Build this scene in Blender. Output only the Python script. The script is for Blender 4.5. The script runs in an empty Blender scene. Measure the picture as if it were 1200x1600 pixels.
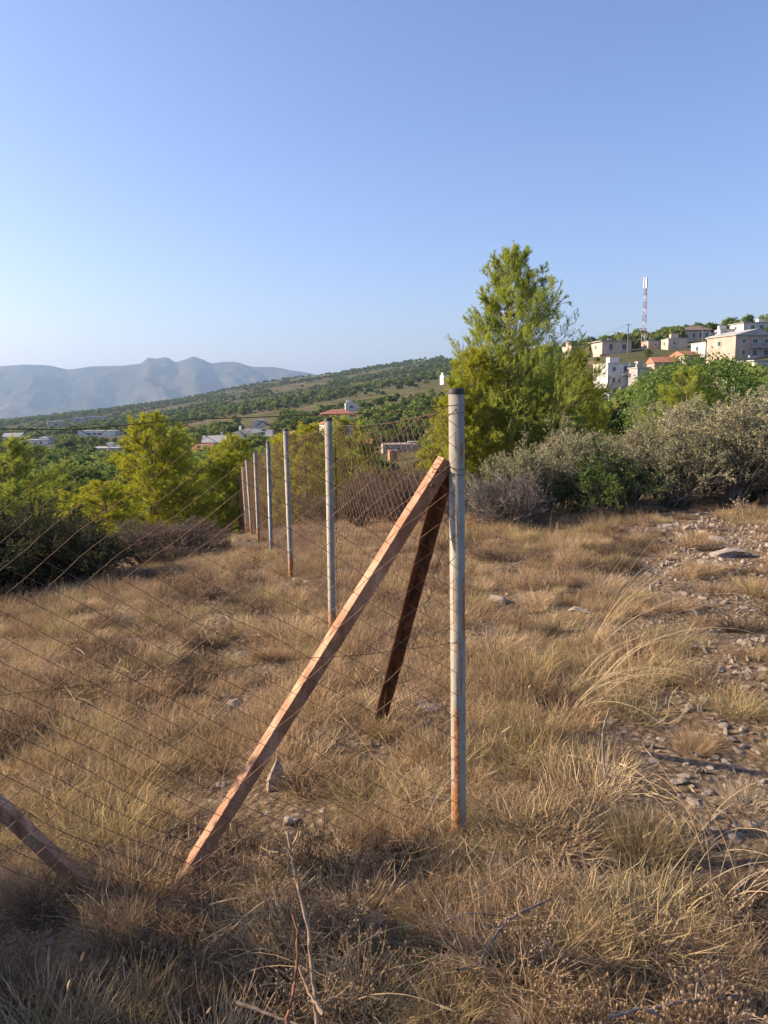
import bpy, math, random
import numpy as np
R = math.radians
sc = bpy.context.scene
col = sc.collection

# ------------------------------------------------------------------ camera
EYE = 1.70                       # eye height over the ground at the camera
FPX = 1200.0                     # focal length in photo pixels (photo 1200 x 1600)
PITCH = math.atan(180.0 / FPX)
ROLL = R(-0.8)
_f = np.array([0, math.cos(PITCH), -math.sin(PITCH)])
_r0 = np.array([1.0, 0, 0]); _u0 = np.cross(_r0, _f)
_r = _r0 * math.cos(ROLL) + _u0 * math.sin(ROLL); _u = np.cross(_r, _f)
cam_d = bpy.data.cameras.new('camera'); cam = bpy.data.objects.new('camera', cam_d)
col.objects.link(cam); sc.camera = cam
cam_d.sensor_fit = 'HORIZONTAL'; cam_d.sensor_width = 36; cam_d.lens = 36 * FPX / 1200
cam_d.clip_start = 0.05; cam_d.clip_end = 60000
from mathutils import Matrix, Vector
cam.matrix_world = Matrix(((_r[0], _u[0], -_f[0], 0), (_r[1], _u[1], -_f[1], 0), (_r[2], _u[2], -_f[2], EYE), (0, 0, 0, 1)))

# ------------------------------------------------------------------ sky, sun, exposure
SUN_EL = R(23); SUN_AZ = R(-82)       # azimuth from +Y towards +X
w = bpy.data.worlds.new('World'); sc.world = w; w.use_nodes = True
nt = w.node_tree; nt.nodes.clear()
sky = nt.nodes.new('ShaderNodeTexSky'); sky.sky_type = 'NISHITA'; sky.sun_disc = False
sky.sun_elevation = SUN_EL; sky.sun_rotation = SUN_AZ
sky.altitude = 60; sky.air_density = 1.0; sky.dust_density = 1.8; sky.ozone_density = 4.5
bg = nt.nodes.new('ShaderNodeBackground'); bg.inputs['Strength'].default_value = 0.108
out = nt.nodes.new('ShaderNodeOutputWorld')
hs = nt.nodes.new('ShaderNodeHueSaturation'); hs.inputs['Saturation'].default_value = 1.02
tn = nt.nodes.new('ShaderNodeMix'); tn.data_type = 'RGBA'; tn.blend_type = 'MULTIPLY'; tn.inputs[0].default_value = 1; tn.inputs[7].default_value = (1.13, .965, 1.03, 1)
nt.links.new(sky.outputs[0], hs.inputs['Color']); nt.links.new(hs.outputs[0], tn.inputs[6]); nt.links.new(tn.outputs[2], bg.inputs['Color']); nt.links.new(bg.outputs[0], out.inputs['Surface'])
sd = bpy.data.lights.new('sun', 'SUN'); sd.energy = 4.8; sd.angle = R(0.53); sd.color = (1.0, 0.80, 0.57)
sun = bpy.data.objects.new('sun', sd); col.objects.link(sun)
sdir = Vector((math.sin(SUN_AZ) * math.cos(SUN_EL), math.cos(SUN_AZ) * math.cos(SUN_EL), math.sin(SUN_EL)))
sun.rotation_euler = sdir.to_track_quat('Z', 'Y').to_euler(); sun.location = (-20, 0, 30)
sc.view_settings.view_transform = 'Standard'; sc.view_settings.look = 'None'
sc.view_settings.exposure = 1.1; sc.view_settings.gamma = 1.0
sc.render.engine = 'CYCLES'
cy = sc.cycles
cy.max_bounces = 4; cy.diffuse_bounces = 2; cy.glossy_bounces = 2; cy.transmission_bounces = 3
cy.transparent_max_bounces = 6; cy.volume_bounces = 0; cy.caustics_reflective = False; cy.caustics_refractive = False
cy.use_adaptive_sampling = True; cy.adaptive_threshold = 0.016
cy.use_denoising = True
try: cy.denoiser = 'OPENIMAGEDENOISE'; cy.denoising_input_passes = 'RGB_ALBEDO_NORMAL'; cy.denoising_prefilter = 'ACCURATE'
except Exception: pass

# ------------------------------------------------------------------ photo <-> place
def ray(px, py): return _f + _r * (px - 600) / FPX + _u * (800 - py) / FPX
def at(px, py, Y):
    d = ray(px, py); p = d * (Y / d[1]); p[2] += EYE; return p
def proj(p):
    q = np.asarray(p, float) - [0, 0, EYE]; d = q @ _f
    return 600 + FPX * (q @ _r) / d, 800 - FPX * (q @ _u) / d

# ------------------------------------------------------------------ noise
def vnoise(x, y, seed=0):
    xi = np.floor(x); yi = np.floor(y); fx = x - xi; fy = y - yi
    fx = fx * fx * (3 - 2 * fx); fy = fy * fy * (3 - 2 * fy)
    def h(a, b):
        v = np.sin(a * 127.1 + b * 311.7 + seed * 74.7) * 43758.5453
        return v - np.floor(v)
    return (h(xi, yi) * (1 - fx) + h(xi + 1, yi) * fx) * (1 - fy) + (h(xi, yi + 1) * (1 - fx) + h(xi + 1, yi + 1) * fx) * fy
def fbm(x, y, o=4, seed=0):
    s = 0; a = .5
    for k in range(o): s = s + a * vnoise(x * 2 ** k, y * 2 ** k, seed + k); a *= .5
    return s

# ------------------------------------------------------------------ terrain heights
CORNER = np.array([0.271, 2.845]); FA = R(-12.9)
FD = np.array([math.sin(FA), math.cos(FA)]); FN = np.array([math.cos(FA), -math.sin(FA)])   # along the fence, to its right
WD = -FN                                                                                   # the wing of the fence
SPACING = 3.06
PS = np.array([-8, -3, 0, 3.06, 6.12, 9.18, 12.24, 15.3, 18.36, 21.4, 24.5, 30])
PZ = np.array([-1.55, -1.66, -1.724, -1.90, -2.096, -2.394, -2.762, -3.126, -3.547, -4.122, -4.71, -6.0])
def near_z(x, y):
    dx = x - CORNER[0]; dy = y - CORNER[1]
    s = dx * FD[0] + dy * FD[1]; t = dx * FN[0] + dy * FN[1]
    te = np.where(t > 0, 6 * np.tanh(t / 6), 9 * np.tanh(t / 9))
    c = np.clip(.03 + .0095 * s, .02, .16)
    sc_ = np.clip(s, -8, 30)
    return np.interp(sc_, PS, PZ) + c * te
FY = np.array([14, 20, 30, 45, 70, 110, 160, 200, 260, 320, 420, 600, 850, 1200, 1600, 2200, 3200, 5000, 11500])
COLS = [  # photo column, apparent height (photo row) of the bare ground at each of those depths
 (-500, [860, 850, 850, 855, 830, 795, 762, 745, 727, 716, 702, 688, 676, 667, 661, 668, 666, 662, 655]),
 (0,    [870, 860, 865, 870, 838, 800, 765, 745, 727, 716, 702, 688, 675, 665, 658, 668, 666, 660, 650]),
 (180,  [860, 850, 860, 868, 830, 792, 756, 736, 716, 704, 688, 671, 658, 647, 640, 655, 660, 656, 650]),
 (300,  [850, 845, 860, 865, 825, 785, 748, 727, 705, 693, 676, 657, 642, 630, 622, 640, 655, 652, 648]),
 (420,  [840, 842, 850, 850, 812, 772, 735, 713, 690, 676, 657, 637, 621, 608, 599, 615, 640, 650, 646]),
 (540,  [830, 845, 850, 840, 800, 760, 725, 702, 676, 660, 639, 619, 604, 593, 582, 598, 630, 645, 642]),
 (690,  [800, 815, 820, 806, 770, 735, 704, 685, 655, 637, 615, 594, 578, 567, 560, 580, 620, 640, 640]),
 (830,  [788, 785, 785, 770, 735, 700, 662, 628, 585, 563, 560, 575, 590, 600, 605, 615, 625, 635, 640]),
 (950,  [775, 770, 765, 752, 722, 685, 640, 607, 556, 543, 545, 560, 580, 595, 605, 615, 625, 635, 640]),
 (1060, [765, 760, 752, 735, 702, 660, 612, 578, 541, 530, 532, 550, 575, 595, 605, 615, 625, 635, 640]),
 (1200, [760, 752, 742, 722, 685, 640, 585, 552, 524, 512, 515, 540, 570, 590, 605, 615, 625, 635, 640]),
 (1700, [760, 748, 735, 712, 672, 622, 565, 530, 502, 492, 500, 530, 565, 590, 605, 615, 625, 635, 640]),
]
_ca = np.array([math.atan2(ray(c, 640)[0], ray(c, 640)[1]) for c, _ in COLS])
_cz = np.array([[(ray(c, v)[2] / ray(c, v)[1]) * Y for v, Y in zip(vs, FY)] for c, vs in COLS])
_lf = np.log(FY)
def far_z(x, y):
    a = np.arctan2(x, y); r = np.hypot(x, y)
    ac = np.clip(a, _ca[0], _ca[-1]); Y = np.maximum(r * np.cos(ac), 14)
    ly = np.clip(np.log(Y), _lf[0], _lf[-1])
    z = np.zeros_like(x)
    j = np.clip(np.searchsorted(_ca, ac) - 1, 0, len(_ca) - 2)
    wgt = (ac - _ca[j]) / (_ca[j + 1] - _ca[j])
    k = np.clip(np.searchsorted(_lf, ly) - 1, 0, len(_lf) - 2)
    v = (ly - _lf[k]) / (_lf[k + 1] - _lf[k])
    z = (_cz[j, k] * (1 - v) + _cz[j, k + 1] * v) * (1 - wgt) + (_cz[j + 1, k] * (1 - v) + _cz[j + 1, k + 1] * v) * wgt
    z = z + (fbm(x / 60, y / 60, 3, 5) - .45) * np.clip((r - 30) / 60, 0, 1) * 3.0 + (fbm(x / 260, y / 260, 3, 9) - .45) * np.clip((r - 350) / 600, 0, 1) * 14
    b = np.clip((np.abs(a) - 1.2) / 1.2, 0, 1)
    return z * (1 - b) + b * (-2 - .01 * r)
def terr(x, y):
    x = np.asarray(x, float); y = np.asarray(y, float)
    r = np.hypot(x, y)
    # the blend reaches further out along the fence line than on the right
    m = np.clip((r - 16) / 10, 0, 1); m = m * m * (3 - 2 * m)
    zn = near_z(x, y) + (fbm(x * .9, y * .9, 3, 2) - .44) * .16 + (fbm(x * 3.5, y * 3.5, 2, 4) - .4) * .05
    return zn * (1 - m) + far_z(x, y) * m + EYE
def hit(px, py, y0=1.0, y1=3000):
    """the place on the ground that the photo shows at (px, py)"""
    d = ray(px, py); Y = np.exp(np.linspace(math.log(y0), math.log(y1), 4000))
    X = d[0] / d[1] * Y; Z = d[2] / d[1] * Y + EYE
    below = np.nonzero(Z <= terr(X, Y))[0]
    i = below[0] if len(below) else len(Y) - 1
    return np.array([X[i], Y[i], float(terr(X[i], Y[i]))])

# ------------------------------------------------------------------ object helpers
def setp(o, label=None, cat=None, group=None, kind=None):
    if label: o['label'] = label
    if cat: o['category'] = cat
    if group: o['group'] = group
    if kind: o['kind'] = kind
    return o
def empty(name, loc, rz=0, **k):
    o = bpy.data.objects.new(name, None); col.objects.link(o); o.empty_display_size = .1
    o.location = [float(v) for v in loc]; o.rotation_euler = (0, 0, rz); setp(o, **k); return o
def link(name, me, parent=None, loc=(0, 0, 0), rz=0, scale=(1, 1, 1), **k):
    o = bpy.data.objects.new(name, me); col.objects.link(o); o.parent = parent
    o.location = [float(v) for v in loc]; o.rotation_euler = (0, 0, rz); o.scale = scale; setp(o, **k); return o
class MB:
    def __init__(s): s.v = []; s.f = []; s.n = 0; s.t = []; s.ft = []
    def add(s, V, F, tint=None):
        V = np.asarray(V, float).reshape(-1, 3); F = np.asarray(F, int)
        s.v.append(V); s.f.append(F + s.n); s.n += len(V)
        s.t.append(np.zeros(len(V)) + .5 if tint is None else np.broadcast_to(tint, (len(V),)))
    def box(s, c, h, M=None):
        P = np.array([[x, y, z] for x in (-1, 1) for y in (-1, 1) for z in (-1, 1)], float) * h
        if M is not None: P = P @ np.asarray(M).T
        s.add(P + c, [[0, 1, 3, 2], [4, 6, 7, 5], [0, 4, 5, 1], [2, 3, 7, 6], [0, 2, 6, 4], [1, 5, 7, 3]])
    def mesh(s, name, mat, smooth=False):
        me = bpy.data.meshes.new(name)
        V = np.concatenate(s.v); me.vertices.add(len(V)); me.vertices.foreach_set('co', V.ravel())
        li = np.concatenate([f.ravel() for f in s.f]); ln = np.concatenate([np.full(len(f), f.shape[1]) for f in s.f])
        me.loops.add(len(li)); me.loops.foreach_set('vertex_index', li)
        st = np.concatenate([[0], np.cumsum(ln)[:-1]])
        me.polygons.add(len(ln)); me.polygons.foreach_set('loop_start', st); me.polygons.foreach_set('loop_total', ln)
        me.polygons.foreach_set('use_smooth', np.full(len(ln), bool(smooth)))
        at_ = me.attributes.new('tint', 'FLOAT', 'POINT'); at_.data.foreach_set('value', np.concatenate(s.t).astype(np.float32))
        me.update(calc_edges=True); me.validate()
        for m in (mat if isinstance(mat, (list, tuple)) else [mat]): me.materials.append(m)
        return me
    def obj(s, name, mat, parent=None, smooth=False, **k): return link(name, s.mesh(name, mat, smooth), parent, **k)
def unit(v): return v / np.maximum(np.linalg.norm(v, axis=-1, keepdims=True), 1e-9)
def ribbons(mb, P, W, side, tint=None):
    """P n,k,3 centre lines; W n,k half widths; side n,3"""
    n, k, _ = P.shape; S = side[:, None, :] * W[:, :, None]
    V = np.stack([P - S, P + S], 2).reshape(-1, 3)
    b = (np.arange(n)[:, None] * 2 * k + np.arange(k - 1)[None] * 2).ravel()
    mb.add(V, np.stack([b, b + 1, b + 3, b + 2], 1), None if tint is None else np.repeat(tint, 2 * k))
def tubes(mb, P, Rr, m=3, tint=None):
    n, k, _ = P.shape
    T = unit(np.gradient(P, axis=1)); ref = np.where(np.abs(T[..., 2:3]) > .9, [1., 0, 0], [0, 0, 1.])
    A = unit(np.cross(T, ref)); B = np.cross(T, A)
    th = np.arange(m) * 2 * math.pi / m
    V = P[:, :, None] + Rr[:, :, None, None] * (A[:, :, None] * np.cos(th)[:, None] + B[:, :, None] * np.sin(th)[:, None])
    V = V.reshape(-1, 3); q = []
    base = (np.arange(n)[:, None] * k * m + np.arange(k - 1)[None] * m).ravel()
    for j in range(m):
        a = base + j; b = base + (j + 1) % m
        q.append(np.stack([a, b, b + m, a + m], 1))
    mb.add(V, np.concatenate(q), None if tint is None else np.repeat(tint, k * m))
def lathe(mb, prof, n=16, axis0=None, M=None):
    pr = np.array(prof); th = np.arange(n) * 2 * math.pi / n; k = len(pr)
    V = np.stack([pr[:, 0, None] * np.cos(th), pr[:, 0, None] * np.sin(th), np.repeat(pr[:, 1, None], n, 1)], 2).reshape(-1, 3)
    if M is not None: V = V @ np.asarray(M).T
    if axis0 is not None: V = V + axis0
    q = [[i * n + j, i * n + (j + 1) % n, (i + 1) * n + (j + 1) % n, (i + 1) * n + j] for i in range(k - 1) for j in range(n)]
    mb.add(V, q)

# ------------------------------------------------------------------ materials
def newmat(name):
    m = bpy.data.materials.new(name); m.use_nodes = True; t = m.node_tree; t.nodes.clear()
    return m, t, t.nodes.new('ShaderNodeOutputMaterial')
def N(t, typ, **k):
    n = t.nodes.new(typ)
    for a, v in k.items():
        if a.startswith('i_'): n.inputs[a[2:].replace('_', ' ')].default_value = v
        else: setattr(n, a, v)
    return n
def ramp(t, fac, stops, interp='LINEAR'):
    n = t.nodes.new('ShaderNodeValToRGB'); n.color_ramp.interpolation = interp; e = n.color_ramp.elements
    while len(e) < len(stops): e.new(.5)
    for q, (p, c) in zip(e, stops): q.position = p; q.color = (*c, 1) if len(c) == 3 else c
    t.links.new(fac, n.inputs[0]); return n.outputs[0]
def noise(t, scale, detail=4, vec=None, rough=.55):
    n = N(t, 'ShaderNodeTexNoise'); n.inputs['Scale'].default_value = scale; n.inputs['Detail'].default_value = detail; n.inputs['Roughness'].default_value = rough
    if vec is not None: t.links.new(vec, n.inputs['Vector'])
    return n.outputs[0]
def mixc(t, fac, a, b, blend='MIX'):
    n = N(t, 'ShaderNodeMix', data_type='RGBA', blend_type=blend)
    for s, v in ((n.inputs[0], fac), (n.inputs[6], a), (n.inputs[7], b)):
        if isinstance(v, bpy.types.NodeSocket): t.links.new(v, s)
        elif isinstance(v, (int, float)): s.default_value = v
        else: s.default_value = (*v, 1)
    return n.outputs[2]
def math_(t, op, a, b=None, clamp=False):
    n = N(t, 'ShaderNodeMath', operation=op, use_clamp=clamp)
    for s, v in zip(n.inputs, (a, b)):
        if v is None: continue
        if isinstance(v, bpy.types.NodeSocket): t.links.new(v, s)
        else: s.default_value = v
    return n.outputs[0]
def leafmat(name, c0, c1, c2, trans=.35, gloss=0, tcol=None, instvar=.38, objvar=.0):
    """leaf / straw: colour by a random number of each blade and of each plant"""
    m, t, o = newmat(name)
    a = N(t, 'ShaderNodeAttribute', attribute_name='tint').outputs['Fac']
    oi = N(t, 'ShaderNodeObjectInfo').outputs['Random']
    f = math_(t, 'ADD', math_(t, 'MULTIPLY', a, 1 - instvar), math_(t, 'MULTIPLY', oi, instvar))
    c = ramp(t, f, [(0.05, c0), (.5, c1), (.95, c2)])
    d = N(t, 'ShaderNodeBsdfDiffuse'); t.links.new(c, d.inputs[0])
    tr = N(t, 'ShaderNodeBsdfTranslucent')
    t.links.new(mixc(t, 1.0, c, tcol, 'MULTIPLY') if tcol else c, tr.inputs[0])
    mx = N(t, 'ShaderNodeMixShader'); mx.inputs[0].default_value = trans
    t.links.new(d.outputs[0], mx.inputs[1]); t.links.new(tr.outputs[0], mx.inputs[2]); last = mx.outputs[0]
    if gloss:
        g = N(t, 'ShaderNodeBsdfGlossy'); g.inputs['Roughness'].default_value = .45; g.inputs[0].default_value = (1, 1, 1, 1)
        m2 = N(t, 'ShaderNodeMixShader'); m2.inputs[0].default_value = gloss
        t.links.new(last, m2.inputs[1]); t.links.new(g.outputs[0], m2.inputs[2]); last = m2.outputs[0]
    t.links.new(last, o.inputs[0]); return m
def plain(name, c, rough=.8, metal=0, var=.12, scale=3.0, bump=0, c2=None, spec=.3):
    m, t, o = newmat(name)
    tc = N(t, 'ShaderNodeTexCoord').outputs['Object']
    n = noise(t, scale, 5, tc)
    c2 = c2 or tuple(max(0, v * (1 - 2.5 * var)) for v in c)
    cc = ramp(t, n, [(.3, c2), (.65, c)])
    p = N(t, 'ShaderNodeBsdfPrincipled'); p.inputs['Roughness'].default_value = rough; p.inputs['Metallic'].default_value = metal
    p.inputs['Specular IOR Level'].default_value = spec
    t.links.new(cc, p.inputs['Base Color'])
    if bump:
        b = N(t, 'ShaderNodeBump'); b.inputs['Strength'].default_value = bump; b.inputs['Distance'].default_value = .02
        t.links.new(noise(t, scale * 8, 4, tc), b.inputs['Height']); t.links.new(b.outputs[0], p.inputs['Normal'])
    t.links.new(p.outputs[0], o.inputs[0]); return m

M = {}
M['straw'] = leafmat('straw', (.22, .142, .075), (.455, .322, .18), (.72, .56, .345), .3)
M['straw_pale'] = leafmat('straw_pale', (.42, .30, .17), (.56, .425, .25), (.68, .55, .35), .3)
M['straw_brown'] = leafmat('straw_brown', (.17, .11, .065), (.34, .235, .14), (.56, .42, .265), .28)
M['straw_olive'] = leafmat('straw_olive', (.23, .165, .078), (.43, .33, .165), (.64, .52, .285), .3)
M['herb'] = leafmat('herb', (.16, .11, .07), (.30, .21, .135), (.46, .34, .225), .2)
M['dark_herb'] = leafmat('dark_herb', (.07, .052, .038), (.135, .098, .066), (.24, .175, .115), .2)
M['green_blade'] = leafmat('green_blade', (.10, .16, .03), (.16, .24, .05), (.26, .32, .10), .4)
M['needle'] = leafmat('needle', (.18, .235, .058), (.30, .36, .088), (.46, .49, .135), .5, tcol=(1.25, 1.2, .55), instvar=.25)
M['needle_yellow'] = leafmat('needle_yellow', (.22, .25, .04), (.36, .39, .062), (.52, .52, .10), .52, tcol=(1.25, 1.15, .5), instvar=.25)
M['olive_leaf'] = leafmat('olive_leaf', (.19, .185, .085), (.34, .325, .175), (.50, .47, .29), .3, instvar=.3)
M['green_leaf'] = leafmat('green_leaf', (.06, .11, .022), (.12, .19, .035), (.20, .27, .06), .4, gloss=.015, instvar=.2)
M['dark_leaf'] = leafmat('dark_leaf', (.05, .058, .022), (.09, .095, .036), (.15, .145, .06), .2, instvar=.3)
M['brown_leaf'] = leafmat('brown_leaf', (.13, .095, .06), (.23, .165, .105), (.35, .255, .165), .28, instvar=.3)
M['far_crown'] = leafmat('far_crown', (.07, .11, .028), (.14, .19, .045), (.27, .30, .075), .42, instvar=.55)
M['scrub_crown'] = leafmat('scrub_crown', (.06, .075, .03), (.11, .12, .05), (.18, .18, .08), .3, instvar=.6)
M['bark'] = plain('bark', (.20, .15, .11), .9, scale=20, bump=.5)
M['twig'] = plain('twig', (.17, .13, .105), .9, scale=20)
M['dark_twig'] = plain('dark_twig', (.10, .08, .065), .9, scale=20)
M['grey_twig'] = plain('grey_twig', (.24, .205, .17), .9, scale=20)
M['pale_stick'] = plain('pale_stick', (.40, .29, .19), .8, scale=30, c2=(.20, .115, .065))
M['red_stick'] = plain('red_stick', (.24, .115, .06), .8, scale=30)
def rockmat(name, c, c2):
    m, t, o = newmat(name); tc = N(t, 'ShaderNodeTexCoord').outputs['Object']
    oi = N(t, 'ShaderNodeObjectInfo').outputs['Random']
    cc = mixc(t, ramp(t, noise(t, 9, 6, tc, .65), [(.35, (0, 0, 0)), (.65, (1, 1, 1))]), c2, c)
    cc = mixc(t, math_(t, 'MULTIPLY', oi, .35), cc, (.34, .25, .19))
    p = N(t, 'ShaderNodeBsdfPrincipled'); p.inputs['Roughness'].default_value = .9; p.inputs['Specular IOR Level'].default_value = .2
    b = N(t, 'ShaderNodeBump'); b.inputs['Strength'].default_value = .7; b.inputs['Distance'].default_value = .02
    t.links.new(noise(t, 22, 6, tc, .7), b.inputs['Height']); t.links.new(b.outputs[0], p.inputs['Normal'])
    t.links.new(cc, p.inputs['Base Color']); t.links.new(p.outputs[0], o.inputs[0]); return m
M['rock'] = rockmat('limestone', (.50, .43, .35), (.32, .26, .205))
# ground: stony brown earth with litter; scrub-covered slopes further out
def groundmat():
    m, t, o = newmat('ground_earth')
    tc = N(t, 'ShaderNodeTexCoord').outputs['Object']
    fine = noise(t, 14, 8, tc, .7); mid = noise(t, 1.3, 5, tc)
    soil = ramp(t, fine, [(.3, (.09, .062, .04)), (.5, (.17, .125, .085)), (.68, (.34, .27, .195))])
    litter = ramp(t, noise(t, 40, 6, tc, .75), [(.35, (.10, .07, .043)), (.6, (.26, .185, .11))])
    near = mixc(t, ramp(t, mid, [(.4, (0, 0, 0)), (.6, (1, 1, 1))]), soil, litter)
    vo = N(t, 'ShaderNodeTexVoronoi'); vo.inputs['Scale'].default_value = 22; t.links.new(tc, vo.inputs['Vector'])
    st = math_(t, 'LESS_THAN', vo.outputs['Distance'], .33)
    near = mixc(t, math_(t, 'MULTIPLY', st, .45), near, (.42, .36, .29))
    big = noise(t, .012, 8, tc, .6); big2 = noise(t, .05, 6, tc, .65)
    far = ramp(t, big2, [(.35, (.05, .06, .025)), (.5, (.10, .095, .045)), (.62, (.20, .15, .095)), (.78, (.32, .235, .165))])
    far = mixc(t, ramp(t, big, [(.42, (0, 0, 0)), (.58, (.8, .8, .8))]), far, (.10, .10, .05))
    ln = N(t, 'ShaderNodeVectorMath', operation='LENGTH'); t.links.new(tc, ln.inputs[0])
    k = math_(t, 'MULTIPLY', math_(t, 'SUBTRACT', ln.outputs['Value'], 18), .05, clamp=True)
    p = N(t, 'ShaderNodeBsdfDiffuse')
    t.links.new(mixc(t, k, near, far), p.inputs[0])
    b = N(t, 'ShaderNodeBump'); b.inputs['Strength'].default_value = .9; b.inputs['Distance'].default_value = .03
    t.links.new(math_(t, 'ADD', noise(t, 30, 6, tc, .7), math_(t, 'MULTIPLY', math_(t, 'SUBTRACT', .5, vo.outputs['Distance']), 1.0)), b.inputs['Height'])
    t.links.new(b.outputs[0], p.inputs['Normal']); t.links.new(p.outputs[0], o.inputs[0]); return m
M['ground'] = groundmat()
def mountmat():
    m, t, o = newmat('mountain_scrub'); tc = N(t, 'ShaderNodeTexCoord').outputs['Object']
    n = noise(t, .0016, 9, tc, .62); n2 = noise(t, .009, 6, tc, .65)
    c = ramp(t, n, [(.35, (.045, .05, .035)), (.5, (.08, .075, .058)), (.68, (.18, .13, .10))])
    c = mixc(t, ramp(t, n2, [(.42, (0, 0, 0)), (.56, (.85, .85, .85))]), c, (.05, .055, .038))
    p = N(t, 'ShaderNodeBsdfDiffuse'); t.links.new(c, p.inputs[0]); t.links.new(p.outputs[0], o.inputs[0]); return m
M['mountain'] = mountmat()

# ================================================================== THE SETTING
def build_ground():
    a_in = np.linspace(-.62, .62, 330); a_out = np.linspace(.62, 2 * math.pi - .62, 90)[1:-1]
    A = np.concatenate([a_in, a_out]); na = len(A)
    r = np.concatenate([np.geomspace(.25, 30, 100), np.geomspace(30, 11400, 120)[1:]]); nr = len(r)
    X = np.sin(A)[None] * r[:, None]; Y = np.cos(A)[None] * r[:, None]; Z = terr(X, Y)
    mb = MB(); V = np.stack([X, Y, Z], 2).reshape(-1, 3); V = np.concatenate([V, [[0, 0, float(terr(0., 0.001))]]])
    i, j = np.meshgrid(np.arange(nr - 1), np.arange(na), indexing='ij'); j2 = (j + 1) % na
    q = np.stack([i * na + j, i * na + j2, (i + 1) * na + j2, (i + 1) * na + j], 2).reshape(-1, 4)
    mb.add(V, q); c = len(V) - 1
    mb.f.append(np.stack([np.full(na, c), (np.arange(na) + 1) % na, np.arange(na)], 1))
    o = mb.obj('ground', M['ground'], smooth=True, kind='structure', label='dry stony slope falling into a wooded valley and rising to hills')
    o['category'] = 'ground'
build_ground()
def build_mountains():
    sil = [(-900, 600), (-500, 588), (-250, 582), (-100, 577), (0, 572), (40, 569), (80, 570), (108, 577), (150, 572), (200, 570.5), (222, 568), (234, 559), (248, 560), (262, 557.5), (276, 566), (290, 562), (305, 556.5), (320, 562), (331, 568), (350, 565), (368, 565), (395, 573), (412, 573), (430, 573), (452, 578), (485, 583), (540, 598), (640, 628), (900, 650)]
    sx, sy = np.array(sil, float).T
    px = np.linspace(-900, 900, 420); tt = np.linspace(0, 1.5, 90)
    yr = 6900 + 500 * (fbm(px / 160, px * 0, 3, 3) - .45)
    zr = np.array([ray(p, np.interp(p, sx, sy))[2] / ray(p, np.interp(p, sx, sy))[1] for p in px]) * yr
    ux = np.array([ray(p, 600)[0] / ray(p, 600)[1] for p in px])
    Y = 4700 + (yr[None] - 4700) * tt[:, None]; X = ux[None] * Y
    zb = -150.0
    fr = np.where(tt < 1, np.clip(tt, 0, 1) ** 1.25, 1 - (tt - 1) * 1.2)[:, None]
    rid = 1 - np.abs(2 * fbm(X / 620 + Y / 2600, Y / 1700, 5, 21) - 1) * 1.0
    rid2 = 1 - np.abs(2 * fbm(X / 210, Y / 420, 4, 33) - 1)
    env = np.where(tt < 1, np.sin(np.clip(tt, 0, 1) * math.pi) ** .8, 0)[:, None]
    Z = zb + (zr[None] - zb) * fr + ((rid - .72) * 260 + (rid2 - .7) * 70) * env + EYE
    mb = MB(); n = len(px)
    i, j = np.meshgrid(np.arange(len(tt) - 1), np.arange(n - 1), indexing='ij')
    mb.add(np.stack([X, Y, Z], 2), np.stack([i * n + j, i * n + j + 1, (i + 1) * n + j + 1, (i + 1) * n + j], 2).reshape(-1, 4))
    mb.obj('mountains', M['mountain'], smooth=True, kind='structure', label='hazy blue-grey mountain range with twin rounded peaks')
build_mountains()
def build_haze():
    mb = MB(); lo, hi = -230.0, 420.0
    mb.box((0, 0, (lo + hi) / 2), (12500, 12500, (hi - lo) / 2))
    m, t, o = newmat('haze_air')
    v = N(t, 'ShaderNodeVolumePrincipled'); v.inputs['Color'].default_value = (.47, .69, 1.0, 1); v.inputs['Density'].default_value = HAZE
    v.inputs['Anisotropy'].default_value = .2
    t.links.new(v.outputs[0], o.inputs['Volume'])
    mb.obj('haze', m, kind='stuff', label='pale blue summer haze over the valley and mountains')
HAZE = 1.0e-4
build_haze()

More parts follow.
